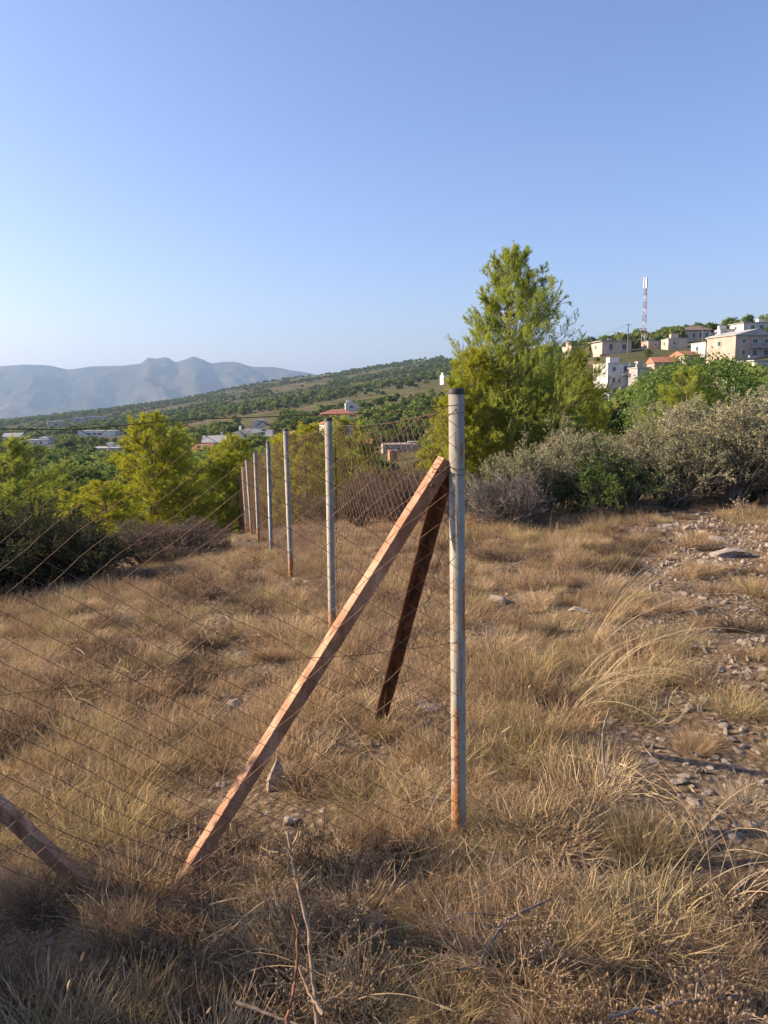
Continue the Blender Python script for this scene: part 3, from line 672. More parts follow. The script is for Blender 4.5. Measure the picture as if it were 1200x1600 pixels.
def house(name, label, px, py, wpx, hpx, d_m=8, yaw=0, wall='white', roof='flat', roofm=None, wins=(), door=None, storeys=1, balcony=None, chimney=False, y0=60, y1=3000, Y=None, oh=.35, group=None, parapet=False, extra=(), sink=3.0):
    p = hit(px, py, y0, y1) if Y is None else at(px, py, Y)
    dep = p[1]; k = dep / FPX * 1.01; W = wpx * k; H = hpx * k
    HBOX.append((px - wpx / 2 - 3, py - hpx - 5, px + wpx / 2 + 3, py + 1, dep))
    e = empty(name, p, R(yaw), label=label, cat='house', group=group)
    e.location.y += d_m / 2
    def part(nm, mat, boxes, parent=None):
        mb = MB()
        for (cx, cy_, cz, hx, hy, hz) in boxes: mb.box((cx, cy_, cz), (hx, hy, hz))
        return mb.obj(nm, M[mat] if isinstance(mat, str) else mat, parent or e)
    D = d_m; rh = 0
    wl = part('wall', 'wall_' + wall, [(0, 0, H / 2 - sink / 2, W / 2, D / 2, H / 2 + sink / 2)])
    if roof == 'flat':
        t = max(.22, H * .045)
        rf = part('roof', roofm or 'slab', [(0, 0, H + t / 2, W / 2 + oh, D / 2 + oh, t / 2)])
        if parapet: part('parapet', 'wall_' + wall, [(0, -D / 2 + .1, H + t + .3, W / 2, .1, .3), (-W / 2 + .1, .15, H + t + .3, .1, D / 2 - .16, .3), (W / 2 - .1, .15, H + t + .3, .1, D / 2 - .16, .3)])
    else:
        rh = {'hip': .26, 'gable': .32, 'gable_x': .17}[roof] * min(W, D) * .8
        mb = MB(); a = W / 2 + oh; b = D / 2 + oh; z = H + .003
        if roof == 'hip':
            rl = max(a - b, a * .25)
            V = [(-a, -b, z), (a, -b, z), (a, b, z), (-a, b, z), (-rl, 0, z + rh), (rl, 0, z + rh)]
            F4 = [[0, 1, 5, 4], [2, 3, 4, 5]]; F3 = [[1, 2, 5], [3, 0, 4]]
        elif roof == 'gable':       # ridge runs along the front
            V = [(-a, -b, z), (a, -b, z), (a, b, z), (-a, b, z), (-a, 0, z + rh), (a, 0, z + rh)]
            F4 = [[0, 1, 5, 4], [2, 3, 4, 5]]; F3 = [[1, 2, 5], [3, 0, 4]]
        else:                        # gable end to the front
            V = [(-a, -b, z), (a, -b, z), (a, b, z), (-a, b, z), (0, -b, z + rh), (0, b, z + rh)]
            F4 = [[1, 2, 5, 4], [3, 0, 4, 5]]; F3 = [[0, 1, 4], [2, 3, 5]]
        V = np.array(V); th = .14; n = len(V)
        mb.add(np.concatenate([V + [0, 0, th], V]), F4); mb.f += [np.array(F3), np.array([[3, 2, 1, 0]]) + n]
        mb.f.append(np.array([[0 + n, 1 + n, 1, 0], [1 + n, 2 + n, 2, 1], [2 + n, 3 + n, 3, 2], [3 + n, 0 + n, 0, 3]]))
        rf = mb.obj('roof', M[roofm or 'tile'], e)
        if roof == 'gable_x':
            mb = MB(); g = W / 2; mb.add(np.array([(-g, -D / 2 - .004, H), (g, -D / 2 - .004, H), (0, -D / 2 - .004, H + rh * .9), (-g, -D / 2 + .2, H), (g, -D / 2 + .2, H), (0, -D / 2 + .2, H + rh * .9)]), [[0, 1, 2], [5, 4, 3]])
            mb.f.append(np.array([[0, 3, 4, 1], [1, 4, 5, 2], [2, 5, 3, 0]])); mb.obj('gable', M['wall_' + wall], e)
    if roof == 'flat' and D > 5 and wall != 'stone':      # solar tank and stair head on the roof
        q = (len(HBOX) % 3 - 1) * .28
        tk = part('water_tank', 'rail', [(q * W, D * .12, H + t + .95, .75, .28, .26)], rf)
        if len(HBOX) % 2: part('stair_head', 'wall_' + wall, [(-q * W * .8 + .3, D * .2, H + t + .8, min(1.3, W * .2), 1.1, .8)])
    if chimney:
        ch = part('chimney', 'wall_' + wall, [(W * chimney, D * .1, H + rh + .2, .4, .4, 1.0)], rf)
    for (u, v, ww, hh) in wins:
        x = (u - .5) * W; z = v * H; w2 = ww * W / 2; h2 = hh * H / 2; f = min(.09, w2 * .2)
        fr = part('window', 'frame_w', [(x - w2, -D / 2 - .03, z, f, .06, h2 + f), (x + w2, -D / 2 - .03, z, f, .06, h2 + f), (x, -D / 2 - .03, z + h2, w2 - f, .058, f), (x, -D / 2 - .06, z - h2, w2 + f * 2, .1, f)])
        part('pane', 'glass', [(x, -D / 2 - .012, z, w2 - f * .5, .015, h2 - f * .5)], fr)
    if door:
        u, v, ww, hh = door; part('door', 'shutter', [((u - .5) * W, -D / 2 - .02, v * H, ww * W / 2, .05, hh * H / 2)])
    for bal in (balcony or ()):
        u, v, ww = bal; x = (u - .5) * W; z = v * H; hw = ww * W / 2
        b = part('balcony', 'slab', [(x, -D / 2 - .7, z, hw, .7, .11)])
        part('railing', 'rail', [(x, -D / 2 - 1.36, z + 1.0, hw, .03, .035)] + [(x + q * hw, -D / 2 - 1.36, z + .54, .025, .022, .43) for q in np.linspace(-.97, .97, 9)], b)
        part('balcony_post', 'wall_' + wall, [(x + hw * .96, -D / 2 - 1.3, z - (z + 2) / 2 - .11, .1, .08, (z + 2) / 2)])
    for (nm, mat, bx_) in extra: part(nm, mat, [(bx_[0] * W, bx_[1], bx_[2] * H, bx_[3] * W, bx_[4], bx_[5] * H)])
    # a side window on the sunlit flank
    if storeys >= 1 and D > 5 and wins:
        z = H * (.72 if storeys > 1 else .6)
        fr = part('window', 'frame_w', [(-W / 2 - .03, D * .05, z + .62, .06, .62, .06), (-W / 2 - .06, D * .05, z - .62, .1, .7, .06), (-W / 2 - .03, D * .05 - .6, z, .06, .06, .56), (-W / 2 - .03, D * .05 + .6, z, .06, .06, .56)])
        part('pane', 'glass', [(-W / 2 - .012, D * .05, z, .015, .57, .57)], fr)
    return e
# --- the hillside village on the rise
house('village_house', 'white two-storey flat-roofed house with upper terrace below the radio mast', 967, 606, 45, 36, 9, 8, 'white', 'flat', storeys=2, wins=[(.22, .78, .13, .2), (.22, .32, .13, .24), (.63, .78, .14, .26), (.84, .78, .13, .26), (.42, .3, .1, .2)], balcony=[(.72, .53, .52)], oh=.15, y0=120)
house('village_house', 'low white flat-roofed annex below the two-storey white house', 970, 633, 46, 17, 6, 8, 'white', 'flat', wins=[(.75, .5, .3, .4)], door=(.45, .42, .1, .8), oh=.2, y0=90)
house('village_house', 'plain grey block with flat roof beside the white two-storey house', 1003, 602, 20, 26, 8, 5, 'grey', 'flat', wins=[(.5, .6, .35, .3)], oh=.2, y0=130)
house('village_house', 'cream bungalow with overhanging flat roof on the hilltop below the mast', 961, 553, 46, 19, 10, 6, 'cream', 'flat', wins=[(.3, .55, .14, .5), (.75, .55, .16, .45)], oh=.8, y0=160, extra=[('terrace_wall', 'wall_brick', (0, -6.2, -.35, .62, .5, .32))])
house('village_house', 'small beige block half hidden behind the young pine', 903, 562, 28, 20, 8, 10, 'cream', 'flat', wins=[(.6, .6, .2, .3)], oh=.15, y0=160)
house('village_house', 'cream house with dark brown hipped roof on the skyline', 1092, 532, 37, 15, 9, -6, 'cream', 'hip', 'tile_brown', wins=[(.35, .5, .12, .5), (.6, .5, .12, .5), (.85, .5, .12, .5)], oh=.7, y0=170)
house('village_house', 'low pale wall house below the brown hipped roof', 1060, 545, 28, 15, 8, -4, 'cream', 'flat', wins=[(.3, .6, .14, .3)], oh=.15, y0=150)
house('village_house', 'large pink two-storey house with low gabled roof', 1172, 562, 72, 36, 11, 14, 'pink', 'gable_x', 'slab', storeys=2, wins=[(.2, .78, .1, .18), (.2, .3, .1, .22), (.48, .76, .14, .22), (.48, .28, .14, .3), (.75, .76, .12, .22), (.75, .28, .12, .26)], balcony=[(.62, .5, .5)], oh=.4, y0=140)
house('village_house', 'white villa with flat roof and pillared porch on the crest', 1188, 520, 56, 15, 10, 4, 'white', 'flat', wins=[(.25, .5, .12, .5), (.5, .5, .12, .5), (.72, .5, .12, .5)], oh=.6, y0=190)
house('village_house', 'small white house with flat roof below the pink house', 1192, 586, 42, 21, 8, 10, 'white', 'flat', wins=[(.4, .5, .2, .45), (.75, .5, .16, .4)], oh=.5, y0=110)
house('village_house', 'low shed with terracotta roof among the trees of the rise', 1040, 573, 34, 6, 6, 0, 'stone', 'gable', 'tile', oh=.3, y0=110)
house('village_house', 'tiny ochre house beside the dark hipped roof', 1128, 540, 20, 14, 7, -8, 'ochre', 'flat', wins=[(.5, .55, .3, .35)], oh=.2, y0=160)
house('village_house', 'pinkish small flat-roofed house adjoining the large pink house', 1146, 548, 22, 16, 8, 6, 'pink', 'flat', wins=[(.4, .6, .2, .3)], oh=.2, y0=140)
house('village_house', 'white two-storey block with flat roof between pink house and brown hipped roof', 1112, 556, 26, 20, 8, 6, 'white', 'flat', wins=[(.3, .7, .16, .2), (.7, .7, .16, .2), (.5, .3, .16, .2)], oh=.15, y0=130)
house('village_house', 'small cream house with red tiled roof low on the rise', 1078, 566, 26, 10, 7, 10, 'cream', 'gable', 'tile', wins=[(.5, .5, .2, .4)], oh=.3, y0=120)
house('village_house', 'pale pink cube house behind the cream skyline bungalow', 1024, 546, 22, 12, 7, 0, 'pink', 'flat', wins=[(.5, .6, .2, .3)], oh=.15, y0=150)
house('village_house', 'long white parapet house on the crest beside the villa', 1142, 524, 28, 9, 8, -6, 'white', 'flat', wins=[(.3, .5, .14, .4), (.7, .5, .14, .4)], oh=.15, y0=190)
# --- the valley
house('valley_house', 'white house with low gable and chimney in the valley', 386, 694, 38, 17, 8, -14, 'white', 'gable_x', 'slab', wins=[(.2, .7, .1, .2), (.55, .72, .16, .25), (.85, .65, .12, .25)], chimney=-.4, oh=.3, y0=120)
house('valley_house', 'white terrace wing attached beside the gabled white house', 416, 692, 26, 10, 7, -10, 'white', 'flat', wins=[(.5, .5, .3, .4)], oh=.2, y0=120)
house('valley_house', 'pale house under a broad whitish roof with a stub chimney', 335, 700, 38, 8, 9, 4, 'white', 'gable', 'slab', wins=[(.85, .5, .2, .5)], chimney=.2, oh=.5, y0=120)
house('valley_house', 'low house with wide terracotta roof nestled in the pines', 306, 713, 44, 6, 9, 2, 'cream', 'gable', 'tile', oh=.5, y0=100)
house('valley_house', 'long house with red hipped roofs below the brown slope', 527, 655, 58, 6, 12, 6, 'cream', 'hip', 'tile', wins=[(.2, .5, .08, .5), (.45, .5, .08, .5)], oh=.6, y0=140)
house('valley_house', 'white cube house with small tower above the red roofs', 548, 643, 18, 12, 8, 6, 'white', 'flat', wins=[(.5, .6, .3, .3)], oh=.1, y0=160)
house('valley_house', 'white house with sunlit red roof behind the second fence post', 524, 684, 42, 20, 10, 18, 'white', 'hip', 'tile', wins=[(.3, .5, .12, .35), (.75, .5, .12, .35)], oh=.5, y0=110)
house('valley_house', 'small white gabled house beneath the red-roofed house', 522, 710, 20, 14, 6, 10, 'white', 'gable_x', 'slab', wins=[(.5, .5, .25, .35)], oh=.2, y0=80)
house('valley_house', 'little grey house with faded red roof among thin trees', 570, 706, 24, 12, 6, -8, 'grey', 'gable', 'tile', wins=[(.5, .5, .2, .4)], oh=.3, y0=80)
house('valley_house', 'roofless pinkish stone ruin with terraced walls', 625, 706, 56, 10, 7, 4, 'stone', 'flat', 'wall_stone', wins=[(.2, .5, .1, .4), (.45, .5, .1, .4)], oh=.02, y0=80)
house('valley_house', 'square brick stump standing before the stone ruin', 614, 722, 13, 16, 2.4, 10, 'brick', 'flat', 'wall_brick', oh=.02, y0=70)
house('valley_house', 'small grey cabin at the end of the stone ruin', 647, 702, 18, 10, 4, 0, 'grey', 'flat', wins=[(.5, .5, .3, .4)], oh=.1, y0=85)
house('valley_house', 'long white modern house with strip windows above the pines', 152, 684, 60, 10, 9, -6, 'white', 'flat', wins=[(.3, .6, .12, .3), (.45, .6, .12, .3), (.6, .6, .12, .3)], oh=.2, y0=150)
house('valley_house', 'low white building with bright flat roof among dark pines', 163, 710, 46, 9, 10, 0, 'white', 'flat', wins=[(.2, .5, .1, .4), (.5, .5, .1, .4), (.8, .5, .1, .4)], oh=.5, y0=120)
house('valley_house', 'small white house with pale roof far down the valley', 18, 692, 28, 9, 9, 5, 'white', 'gable', 'slab', wins=[(.3, .5, .14, .4), (.7, .5, .14, .4)], oh=.4, y0=130)
house('valley_house', 'white house with raised flat roof block in the far pines', 58, 696, 38, 8, 9, -5, 'white', 'flat', wins=[(.2, .5, .1, .45), (.45, .5, .1, .45), (.7, .5, .1, .45)], oh=.3, y0=130, extra=[('roof_room', 'wall_white', (.25, 0, 1.25, .2, 2.5, .25))])
house('valley_house', 'pale ochre block with sunlit end wall above the long white house', 84, 669, 24, 10, 12, 24, 'ochre', 'flat', wins=[(.5, .5, .15, .35)], oh=.2, y0=180)
house('valley_house', 'grey-white row house high on the wooded slope', 122, 661, 18, 8, 9, 0, 'grey', 'flat', wins=[(.5, .5, .2, .4)], oh=.2, y0=200)
house('valley_house', 'long low grey roofline high on the wooded slope', 150, 655, 30, 4, 9, 0, 'grey', 'flat', oh=.4, y0=220)
house('valley_house', 'whitish twin-gabled house behind the gabled white house', 404, 667, 20, 8, 8, 5, 'white', 'gable_x', 'slab', wins=[(.5, .5, .2, .3)], oh=.2, y0=180)
house('valley_house', 'small pink house between the second and third fence posts', 460, 690, 14, 13, 6, 12, 'pink', 'gable_x', 'tile', wins=[(.5, .5, .3, .3)], oh=.2, y0=90)
house('valley_house', 'grey house with flat terrace behind the pines', 395, 677, 26, 5, 8, 0, 'grey', 'flat', oh=.3, y0=160)
house('valley_house', 'bright white cottage on the ridge of the wooded hill', 257, 624, 5, 5, 6, 20, 'white', 'flat', oh=.1, y0=500)
house('valley_house', 'white hut on the brown slope beside the tall pine', 695, 600, 9, 13, 6, 20, 'white', 'flat', oh=.1, y0=200)
# --- radio mast
M['mast_red'] = plain('mast_red', (.42, .10, .07), .6, scale=1); M['mast_white'] = plain('mast_white', (.68, .67, .65), .6, scale=1); M['antenna'] = plain('antenna_white', (.72, .72, .71), .5, scale=1)
def radio_mast():
    Y = 285.0; B = at(1006, 534, Y); B[2] = float(terr(B[0], B[1])); top = at(1009, 434, Y); H = top[2] - B[2]
    e = empty('radio_mast', B, R(20), label='tall red and white lattice radio mast with antenna drum on the hilltop', cat='mast')
    sec = 9; hs = H * .84 / sec
    for q in range(sec):
        z0, z1 = q * hs, (q + 1) * hs; r0 = 1.05 - .055 * q; r1 = 1.05 - .055 * (q + 1); mb = MB()
        c = [(math.cos(a), math.sin(a)) for a in (0, 2.094, 4.189)]
        P = []
        for i in range(3):
            j = (i + 1) % 3
            a0 = np.array([c[i][0] * r0, c[i][1] * r0, z0 - (1.5 if q == 0 else 0)]); a1 = np.array([c[i][0] * r1, c[i][1] * r1, z1]); b0 = np.array([c[j][0] * r0, c[j][1] * r0, z0]); b1 = np.array([c[j][0] * r1, c[j][1] * r1, z1])
            mid = lambda u, v, t: u + (v - u) * t
            tubes(mb, np.stack([a0, a1])[None], np.full((1, 2), .09), 4)
            for (u, v) in ((mid(a0, a1, 0), mid(b0, b1, .5)), (mid(b0, b1, .5), mid(a0, a1, 1)), (mid(a0, a1, 1), mid(b0, b1, 1))): tubes(mb, np.stack([u, v])[None], np.full((1, 2), .055), 3)
        mb.obj('lattice_section', M['mast_white' if q % 2 else 'mast_red'], e)
    mb = MB(); lathe(mb, [(.25, H * .84), (.25, H), (.01, H)], 8); mb.obj('pole', M['mast_white'], e)
    for lv in (.865, .945):
        for a in (0.3, 2.4, 4.5):
            mb = MB(); mb.box((math.cos(a) * .62, math.sin(a) * .62, H * lv + H * .025), (.2, .2, H * .036)); mb.obj('antenna', M['antenna'], e)
    for zz in (.80, .70): 
        mb = MB(); lathe(mb, [(.01, H * zz), (.55, H * zz), (.55, H * zz + .12), (.01, H * zz + .14)], 12); mb.obj('platform', M['mast_white'], e)
radio_mast()
M['pole'] = plain('pole_wood', (.22, .18, .14), .9, scale=4)
def utility_pole(px, pyb, pyt, Y, label, stay=False):
    B = at(px, pyb, Y); B[2] = float(terr(B[0], B[1])); T = at(px, pyt, Y); H = T[2] - B[2]
    e = empty('utility_pole', B, label=label, cat='pole')
    mb = MB(); lathe(mb, [(.17, -.6), (.12, H), (.01, H + .03)], 8); mb.obj('shaft', M['pole'], e)
    mb = MB(); mb.box((0, 0, H - .55), (.9, .06, .07)); mb.obj('crossarm', M['pole'], e)
    for x in (-.75, 0, .75):
        mb = MB(); lathe(mb, [(.01, H - .5), (.07, H - .45), (.07, H - .28), (.01, H - .25)], 6, (x, 0, 0)); mb.obj('insulator', M['antenna'], e)
    if stay:
        mb = MB(); tubes(mb, np.array([[[0, 0, H * .85], [-H * .55, 0, -.2]]]), np.full((1, 2), .06), 4); mb.obj('stay', M['pole'], e)
    return T
t1 = utility_pole(981, 540, 505, 255, 'timber utility pole with a slanting stay on the hilltop', True)
t2 = utility_pole(64, 742, 706, 170, 'pale utility pole among the valley pines')
t3 = utility_pole(1097, 545, 508, 262, 'slim utility pole beside the dark hipped roof')
def cable(A, B, sag, label):
    t = np.linspace(0, 1, 24); P = A + (B - A) * t[:, None]; P[:, 2] -= sag * 4 * t * (1 - t); mb = MB(); tubes(mb, P[None], np.full((1, 24), .045), 3)
    mb.obj('power_line', M['rail'], None, label=label, cat='cable')
cable(at(822, 536, 210), t1 - [0, 0, .3], 2.2, 'sagging power line running from the hilltop pole behind the tall pine')
cable(t2 - [0, 0, .4], at(330, 712, 205), 1.0, 'thin power line from the valley pole across the pine crowns')

# ================================================================== NEAR TREES AND SHRUBS
TC = ('trunk', 'crown'); BF = ('branches', 'foliage')
def stand(name, proto, ph, px, Y, top_py, rz, label, cat, parts, group=None, wide=1.0):
    d = ray(px, 700); x = d[0] / d[1] * Y; z = float(terr(x, Y)); T = at(px, top_py, Y); h = T[2] - z
    s = h / ph
    if parts is BF: s *= .84; wide = wide / .92
    e = place(name, proto, parts, (x, Y, z), rz, s * wide, label, cat, group, sz=s); return e
big = make_pine(5, 6.6, 2.55, M['needle'], levels=32, per=6, shoot=30, low=.05, nw=.0052, dens=1.1)
stand('pine_tree', big, 6.6, 788, 20.0, 402, .6, 'tall young pine with feathery open crown behind the corner post', 'tree', TC, wide=.93)
yp = [make_pine(11, 3.6, 1.35, M['needle_yellow'], levels=20, per=6, shoot=24, low=.03, dens=1.2), make_pine(17, 3.6, 1.5, M['needle_yellow'], levels=18, per=6, shoot=24, low=.03, dens=1.2, lop=.4), make_pine(23, 3.4, 1.5, M['needle'], levels=18, per=6, shoot=24, low=.03, dens=1.2)]
stand('pine_tree', yp[1], 3.6, 888, 21.5, 560, 2.0, 'bushy yellow-green young pine at the foot of the tall pine', 'tree', TC, wide=.85)
stand('pine_tree', yp[0], 3.6, 700, 18.6, 625, 1.0, 'low bright pine sapling tucked beside the corner post', 'tree', TC, wide=1.35)
stand('pine_tree', yp[0], 3.6, 748, 19.0, 560, 2.6, 'feathery yellow-green sapling before the tall pine trunk', 'tree', TC, wide=1.15)
stand('pine_tree', yp[2], 3.4, 845, 18.8, 600, 4.0, 'dense green sapling under the tall pine boughs', 'tree', TC, wide=1.2)
stand('pine_tree', yp[0], 3.6, 228, 23.0, 660, .3, 'bright yellow-green pine standing alone beyond the fence wing', 'tree', TC, wide=1.2)
stand('pine_tree', yp[2], 3.4, 262, 24.5, 686, 2.3, 'darker pine close behind the bright yellow-green pine', 'tree', TC, wide=1.2)
stand('pine_tree', yp[1], 3.6, 165, 19.5, 758, 5.0, 'low spreading pine sapling by the dark evergreen scrub', 'tree', TC, wide=2.0)
stand('pine_tree', yp[1], 3.6, 350, 25.0, 716, 3.0, 'small golden-green pine just before the last fence posts', 'tree', TC, wide=1.3)
stand('pine_tree', yp[0], 3.6, 318, 30.0, 728, 1.7, 'small pine sapling behind the golden-green pine', 'tree', TC, wide=1.2)
stand('pine_tree', yp[0], 3.6, 376, 37.0, 692, 4.4, 'slim golden pine at the far end of the fence', 'tree', TC, wide=1.1)
stand('pine_tree', yp[1], 3.6, 478, 21.0, 672, 3.3, 'broad soft pine behind the third and second fence posts', 'tree', TC, wide=1.35)
stand('pine_tree', yp[0], 3.6, 432, 26.0, 690, .9, 'narrow yellow pine between the middle fence posts', 'tree', TC, wide=1.1)
stand('pine_tree', yp[2], 3.4, 548, 27.0, 668, 5.3, 'green pine sapling behind the second fence post', 'tree', TC, wide=1.2)
stand('pine_tree', yp[2], 3.4, 8, 26.0, 700, 2.9, 'dark green pine above the evergreen scrub', 'tree', TC, wide=1.5)
stand('pine_tree', yp[2], 3.4, 1062, 30.0, 590, 1.1, 'green pine crown rising behind the grey shrubs', 'tree', TC, wide=1.2)
# grey shrubs of the hedge line
gs = [make_shrub(s, 1.9, 1.15, 28, 10, 7, 10, .042, .0105, M['olive_leaf'], M['grey_twig'], .35, .5) for s in (31, 32, 33)]
GL = 'grey-green thorny shrub in the ragged hedge beyond the grass'
GLS = ['by the leafless shrubs', 'between the leafless shrubs and the glossy green bush', 'just behind the glossy green bush', 'past the glossy green bush towards the bare patch', 'below the small green tree', 'rising before the full dark green tree', 'with dark shaded skirts beside the bare patch', 'above the stony bare patch', 'with spiky tall shoots past the bare patch', 'at the hidden end of the hedge', 'in the second row with the tallest shoots', 'in the second row below the white annex', 'in the second row below the young pine']
for n, (px, Y, top, wd, k) in enumerate([(800, 11.8, 668, .95, 0), (868, 12.4, 640, 1.05, 1), (925, 13.0, 648, .95, 2), (985, 12.8, 632, 1.0, 0), (1048, 12.2, 622, 1.05, 1), (1100, 13.4, 582, 1.0, 2), (1150, 12.0, 592, 1.1, 0), (1200, 12.8, 572, 1.1, 1), (1260, 12.2, 575, 1.1, 2), (1330, 12.6, 590, 1.1, 0), (1175, 14.5, 566, 1.0, 2), (1010, 14.6, 618, 1.0, 1), (890, 14.8, 642, 1.0, 2)]):
    stand('grey_shrub', gs[k], 1.9, px, Y, top, n * 1.9, 'grey-green thorny hedge shrub ' + GLS[n], 'shrub', BF, 'grey shrubs of the hedge line', wide=wd)
gr = make_shrub(41, 1.2, .8, 26, 9, 7, 12, .03, .011, M['green_leaf'], M['twig'], .3, .6)
stand('green_shrub', gr, 1.2, 948, 11.6, 690, 0, 'glossy green leafy bush growing out of the grey hedge', 'shrub', BF, wide=1.05)
stand('green_shrub', gr, 1.2, 832, 11.9, 735, 2, 'small green bush low in the hedge beside bare twigs', 'shrub', BF, wide=1.2)
stand('green_shrub', gr, 1.2, 915, 12.2, 712, 4, 'green leafy bush between two grey shrubs', 'shrub', BF)
ds = make_shrub(43, 1.0, .7, 34, 11, 7, 2, .02, .004, M['brown_leaf'], M['grey_twig'], .3, .6, bare=.3)
stand('bare_shrub', ds, 1.0, 772, 11.2, 722, 0, 'leafless greyish-purple shrub at the hedge end by the corner post', 'shrub', BF, wide=1.0)
stand('bare_shrub', ds, 1.0, 812, 11.0, 716, 2.5, 'twiggy leafless shrub beside the greyish-purple one', 'shrub', BF, wide=.9)
br = [make_shrub(s, 1.5, 1.0, 30, 10, 7, 8, .024, .006, M['brown_leaf'], M['twig'], .3, .55) for s in (51, 52)]
for n, (px, Y, top, wd) in enumerate([(560, 14.2, 735, 1.1), (615, 13.4, 722, 1.1), (665, 14.5, 715, 1.1), (705, 12.8, 745, 1.2), (505, 16.5, 760, 1.2), (585, 16.0, 708, 1.1), (640, 17.0, 708, 1.0)]):
    stand('brown_shrub', br[n % 2], 1.5, px, Y, top, n * 2.1, 'dry russet-brown shrub ' + ['behind the second fence post', 'below the brick stump', 'behind the top of the braces', 'at the corner post', 'by the third fence post', 'below the little grey house', 'below the stone ruin'][n], 'shrub', BF, 'russet shrubs behind the fence', wide=wd)
dk = [make_shrub(s, 1.3, 1.0, 30, 11, 8, 16, .024, .009, M['dark_leaf'], M['dark_twig'], .3, .6) for s in (61, 62)]
for n, (px, Y, top, wd) in enumerate([(20, 11.2, 790, 1.2), (90, 10.8, 788, 1.1), (132, 11.4, 815, 1.0), (-60, 10.8, 760, 1.3), (-140, 11.5, 750, 1.3), (50, 13.2, 775, 1.1)]):
    stand('evergreen_scrub', dk[n % 2], 1.3, px, Y, top, n * 1.7, 'dark evergreen scrub bush ' + ['behind the reddish dry stems', 'beside the low spreading sapling', 'with a ragged edge beside the brown shrubs', 'past the reddish dry stems', 'at the far end of the dark scrub', 'rising behind the other scrub'][n], 'shrub', BF, 'dark scrub at the grass edge', wide=wd)
for n, (px, Y, top, wd) in enumerate([(250, 13.0, 800, 1.3), (295, 13.6, 795, 1.2), (215, 14.2, 792, 1.1)]):
    stand('brown_shrub', br[n % 2], 1.5, px, Y, top, n * 2.1 + 1, ['low mauve-brown shrub directly below the bright yellow-green pine', 'low mauve-brown shrub beside the blue-grey boulder', 'small mauve-brown shrub tucked behind two larger ones'][n], 'shrub', BF, 'low brown shrubs below the pine', wide=wd * 1.4)
# bushes beside the viewpoint that throw the long shade over the near grass
for n, (x, y, s, lb) in enumerate([(-2.35, 1.4, .95, 'dark bush beside the viewpoint shading the near grass'), (-3.2, .8, 1.3, 'second dark bush beside the viewpoint throwing long shade'), (-3.65, 2.25, 1.3, 'tallest dark bush beside the viewpoint')]):
    place('evergreen_scrub', dk[n % 2], BF, (x, y, float(terr(x, y))), n * 2.0, s, lb, 'shrub')
# trees at mid distance
bt = make_crown(71, 6, 4.6, 24, 20000, .085, M['green_leaf'], .8, trunk_h=.22)
stand('broadleaf_tree', bt, 4.6, 1085, 46, 540, .4, 'full dark green tree rising behind the grey hedge', 'tree', TC, wide=1.0)
stand('broadleaf_tree', bt, 4.6, 1030, 50, 575, 2.4, 'smaller green tree beside the full dark green tree', 'tree', TC, wide=.55)
up_ = [make_crown(s, 6.2, 5.4, 11, 4200, .24, M['far_crown'], .6, trunk_h=.42) for s in (81, 82, 83)]
rp = [make_crown(s, 5.2, 5.6, 12, 3200, .26, M['far_crown'], .95, trunk_h=.22) for s in (84, 85)]
sb = [make_crown(s, 4.2, 3.2, 9, 2200, .24, M['scrub_crown'], .8, trunk_h=.12) for s in (86, 87)]
stand('umbrella_pine', up_[0], 5.4, 150, 62, 737, .4, 'umbrella pine with sunlit domed crown below the valley houses', 'tree', TC)
stand('umbrella_pine', up_[1], 5.4, 40, 58, 742, 1.4, 'wide sunlit pine crown beyond the evergreen scrub', 'tree', TC)
stand('umbrella_pine', up_[2], 5.4, -40, 60, 735, 2.4, 'rounded pine crown at the valley edge beyond the scrub', 'tree', TC)
stand('umbrella_pine', up_[2], 5.4, 195, 75, 728, 4.0, 'pine with layered crown behind the lone yellow-green pine', 'tree', TC)
stand('umbrella_pine', up_[1], 5.4, 105, 90, 722, 3.0, 'pine crown standing behind the sunlit domed pine', 'tree', TC)
rs = np.random.RandomState(3)
KIND = ([(m, 5.4, 'umbrella_pine', 'flat-topped pine of the valley wood', 'flat-topped valley pines') for m in up_] + [(m, 5.6, 'valley_pine', 'rounded pine of the valley wood', 'rounded valley pines') for m in rp]
        + [(m, 3.2, 'valley_bush', 'low rounded dark bush on the slopes', 'low bushes on the slopes') for m in sb])
placed = []
def clear(px, top, wpx, bot, Y):
    for (a, b, c, d, hy) in HBOX:
        if Y < hy + 4 and px + wpx * .4 > a and px - wpx * .4 < c and top < d - (d - b) * .3 and bot > b:
            return False
        if -3 < Y - hy < 13 and px + wpx / 2 > a and px - wpx / 2 < c: return False
    return True
def try_tree(px, Y, k, h):
    m, ph, nm, lb, gp = KIND[k]; d = ray(px, 680); x = d[0] / d[1] * Y; z = float(terr(x, Y)); s = h / ph
    q = proj((x, Y, z)); t = proj((x, Y, z + h)); wpx = 6 * s * FPX / Y
    if not clear(px, t[1], wpx, q[1], Y): return False
    for (x2, y2, r2) in placed:
        if math.hypot(x - x2, Y - y2) < (r2 + 1.5 * s): return False
    placed.append((x, Y, 1.5 * s)); place(nm, m, TC, (x, Y, z), rs.uniform(0, 6.28), s, lb, 'tree' if k < 5 else 'shrub', gp, sz=s * rs.uniform(.9, 1.12)); return True
n = 0
for _ in range(5000):
    if n >= 290: break
    Y = math.exp(rs.uniform(math.log(60), math.log(360))); px = rs.uniform(-60, 740)
    if px > 480 and Y < 90: continue
    k = rs.choice(7, p=[.14, .14, .14, .17, .17, .12, .12]); h = rs.uniform(3.6, 6.4) if k < 5 else rs.uniform(1.8, 3.2)
    if px > 430: h *= .8
    n += try_tree(px, Y, k, h)
n2 = 0
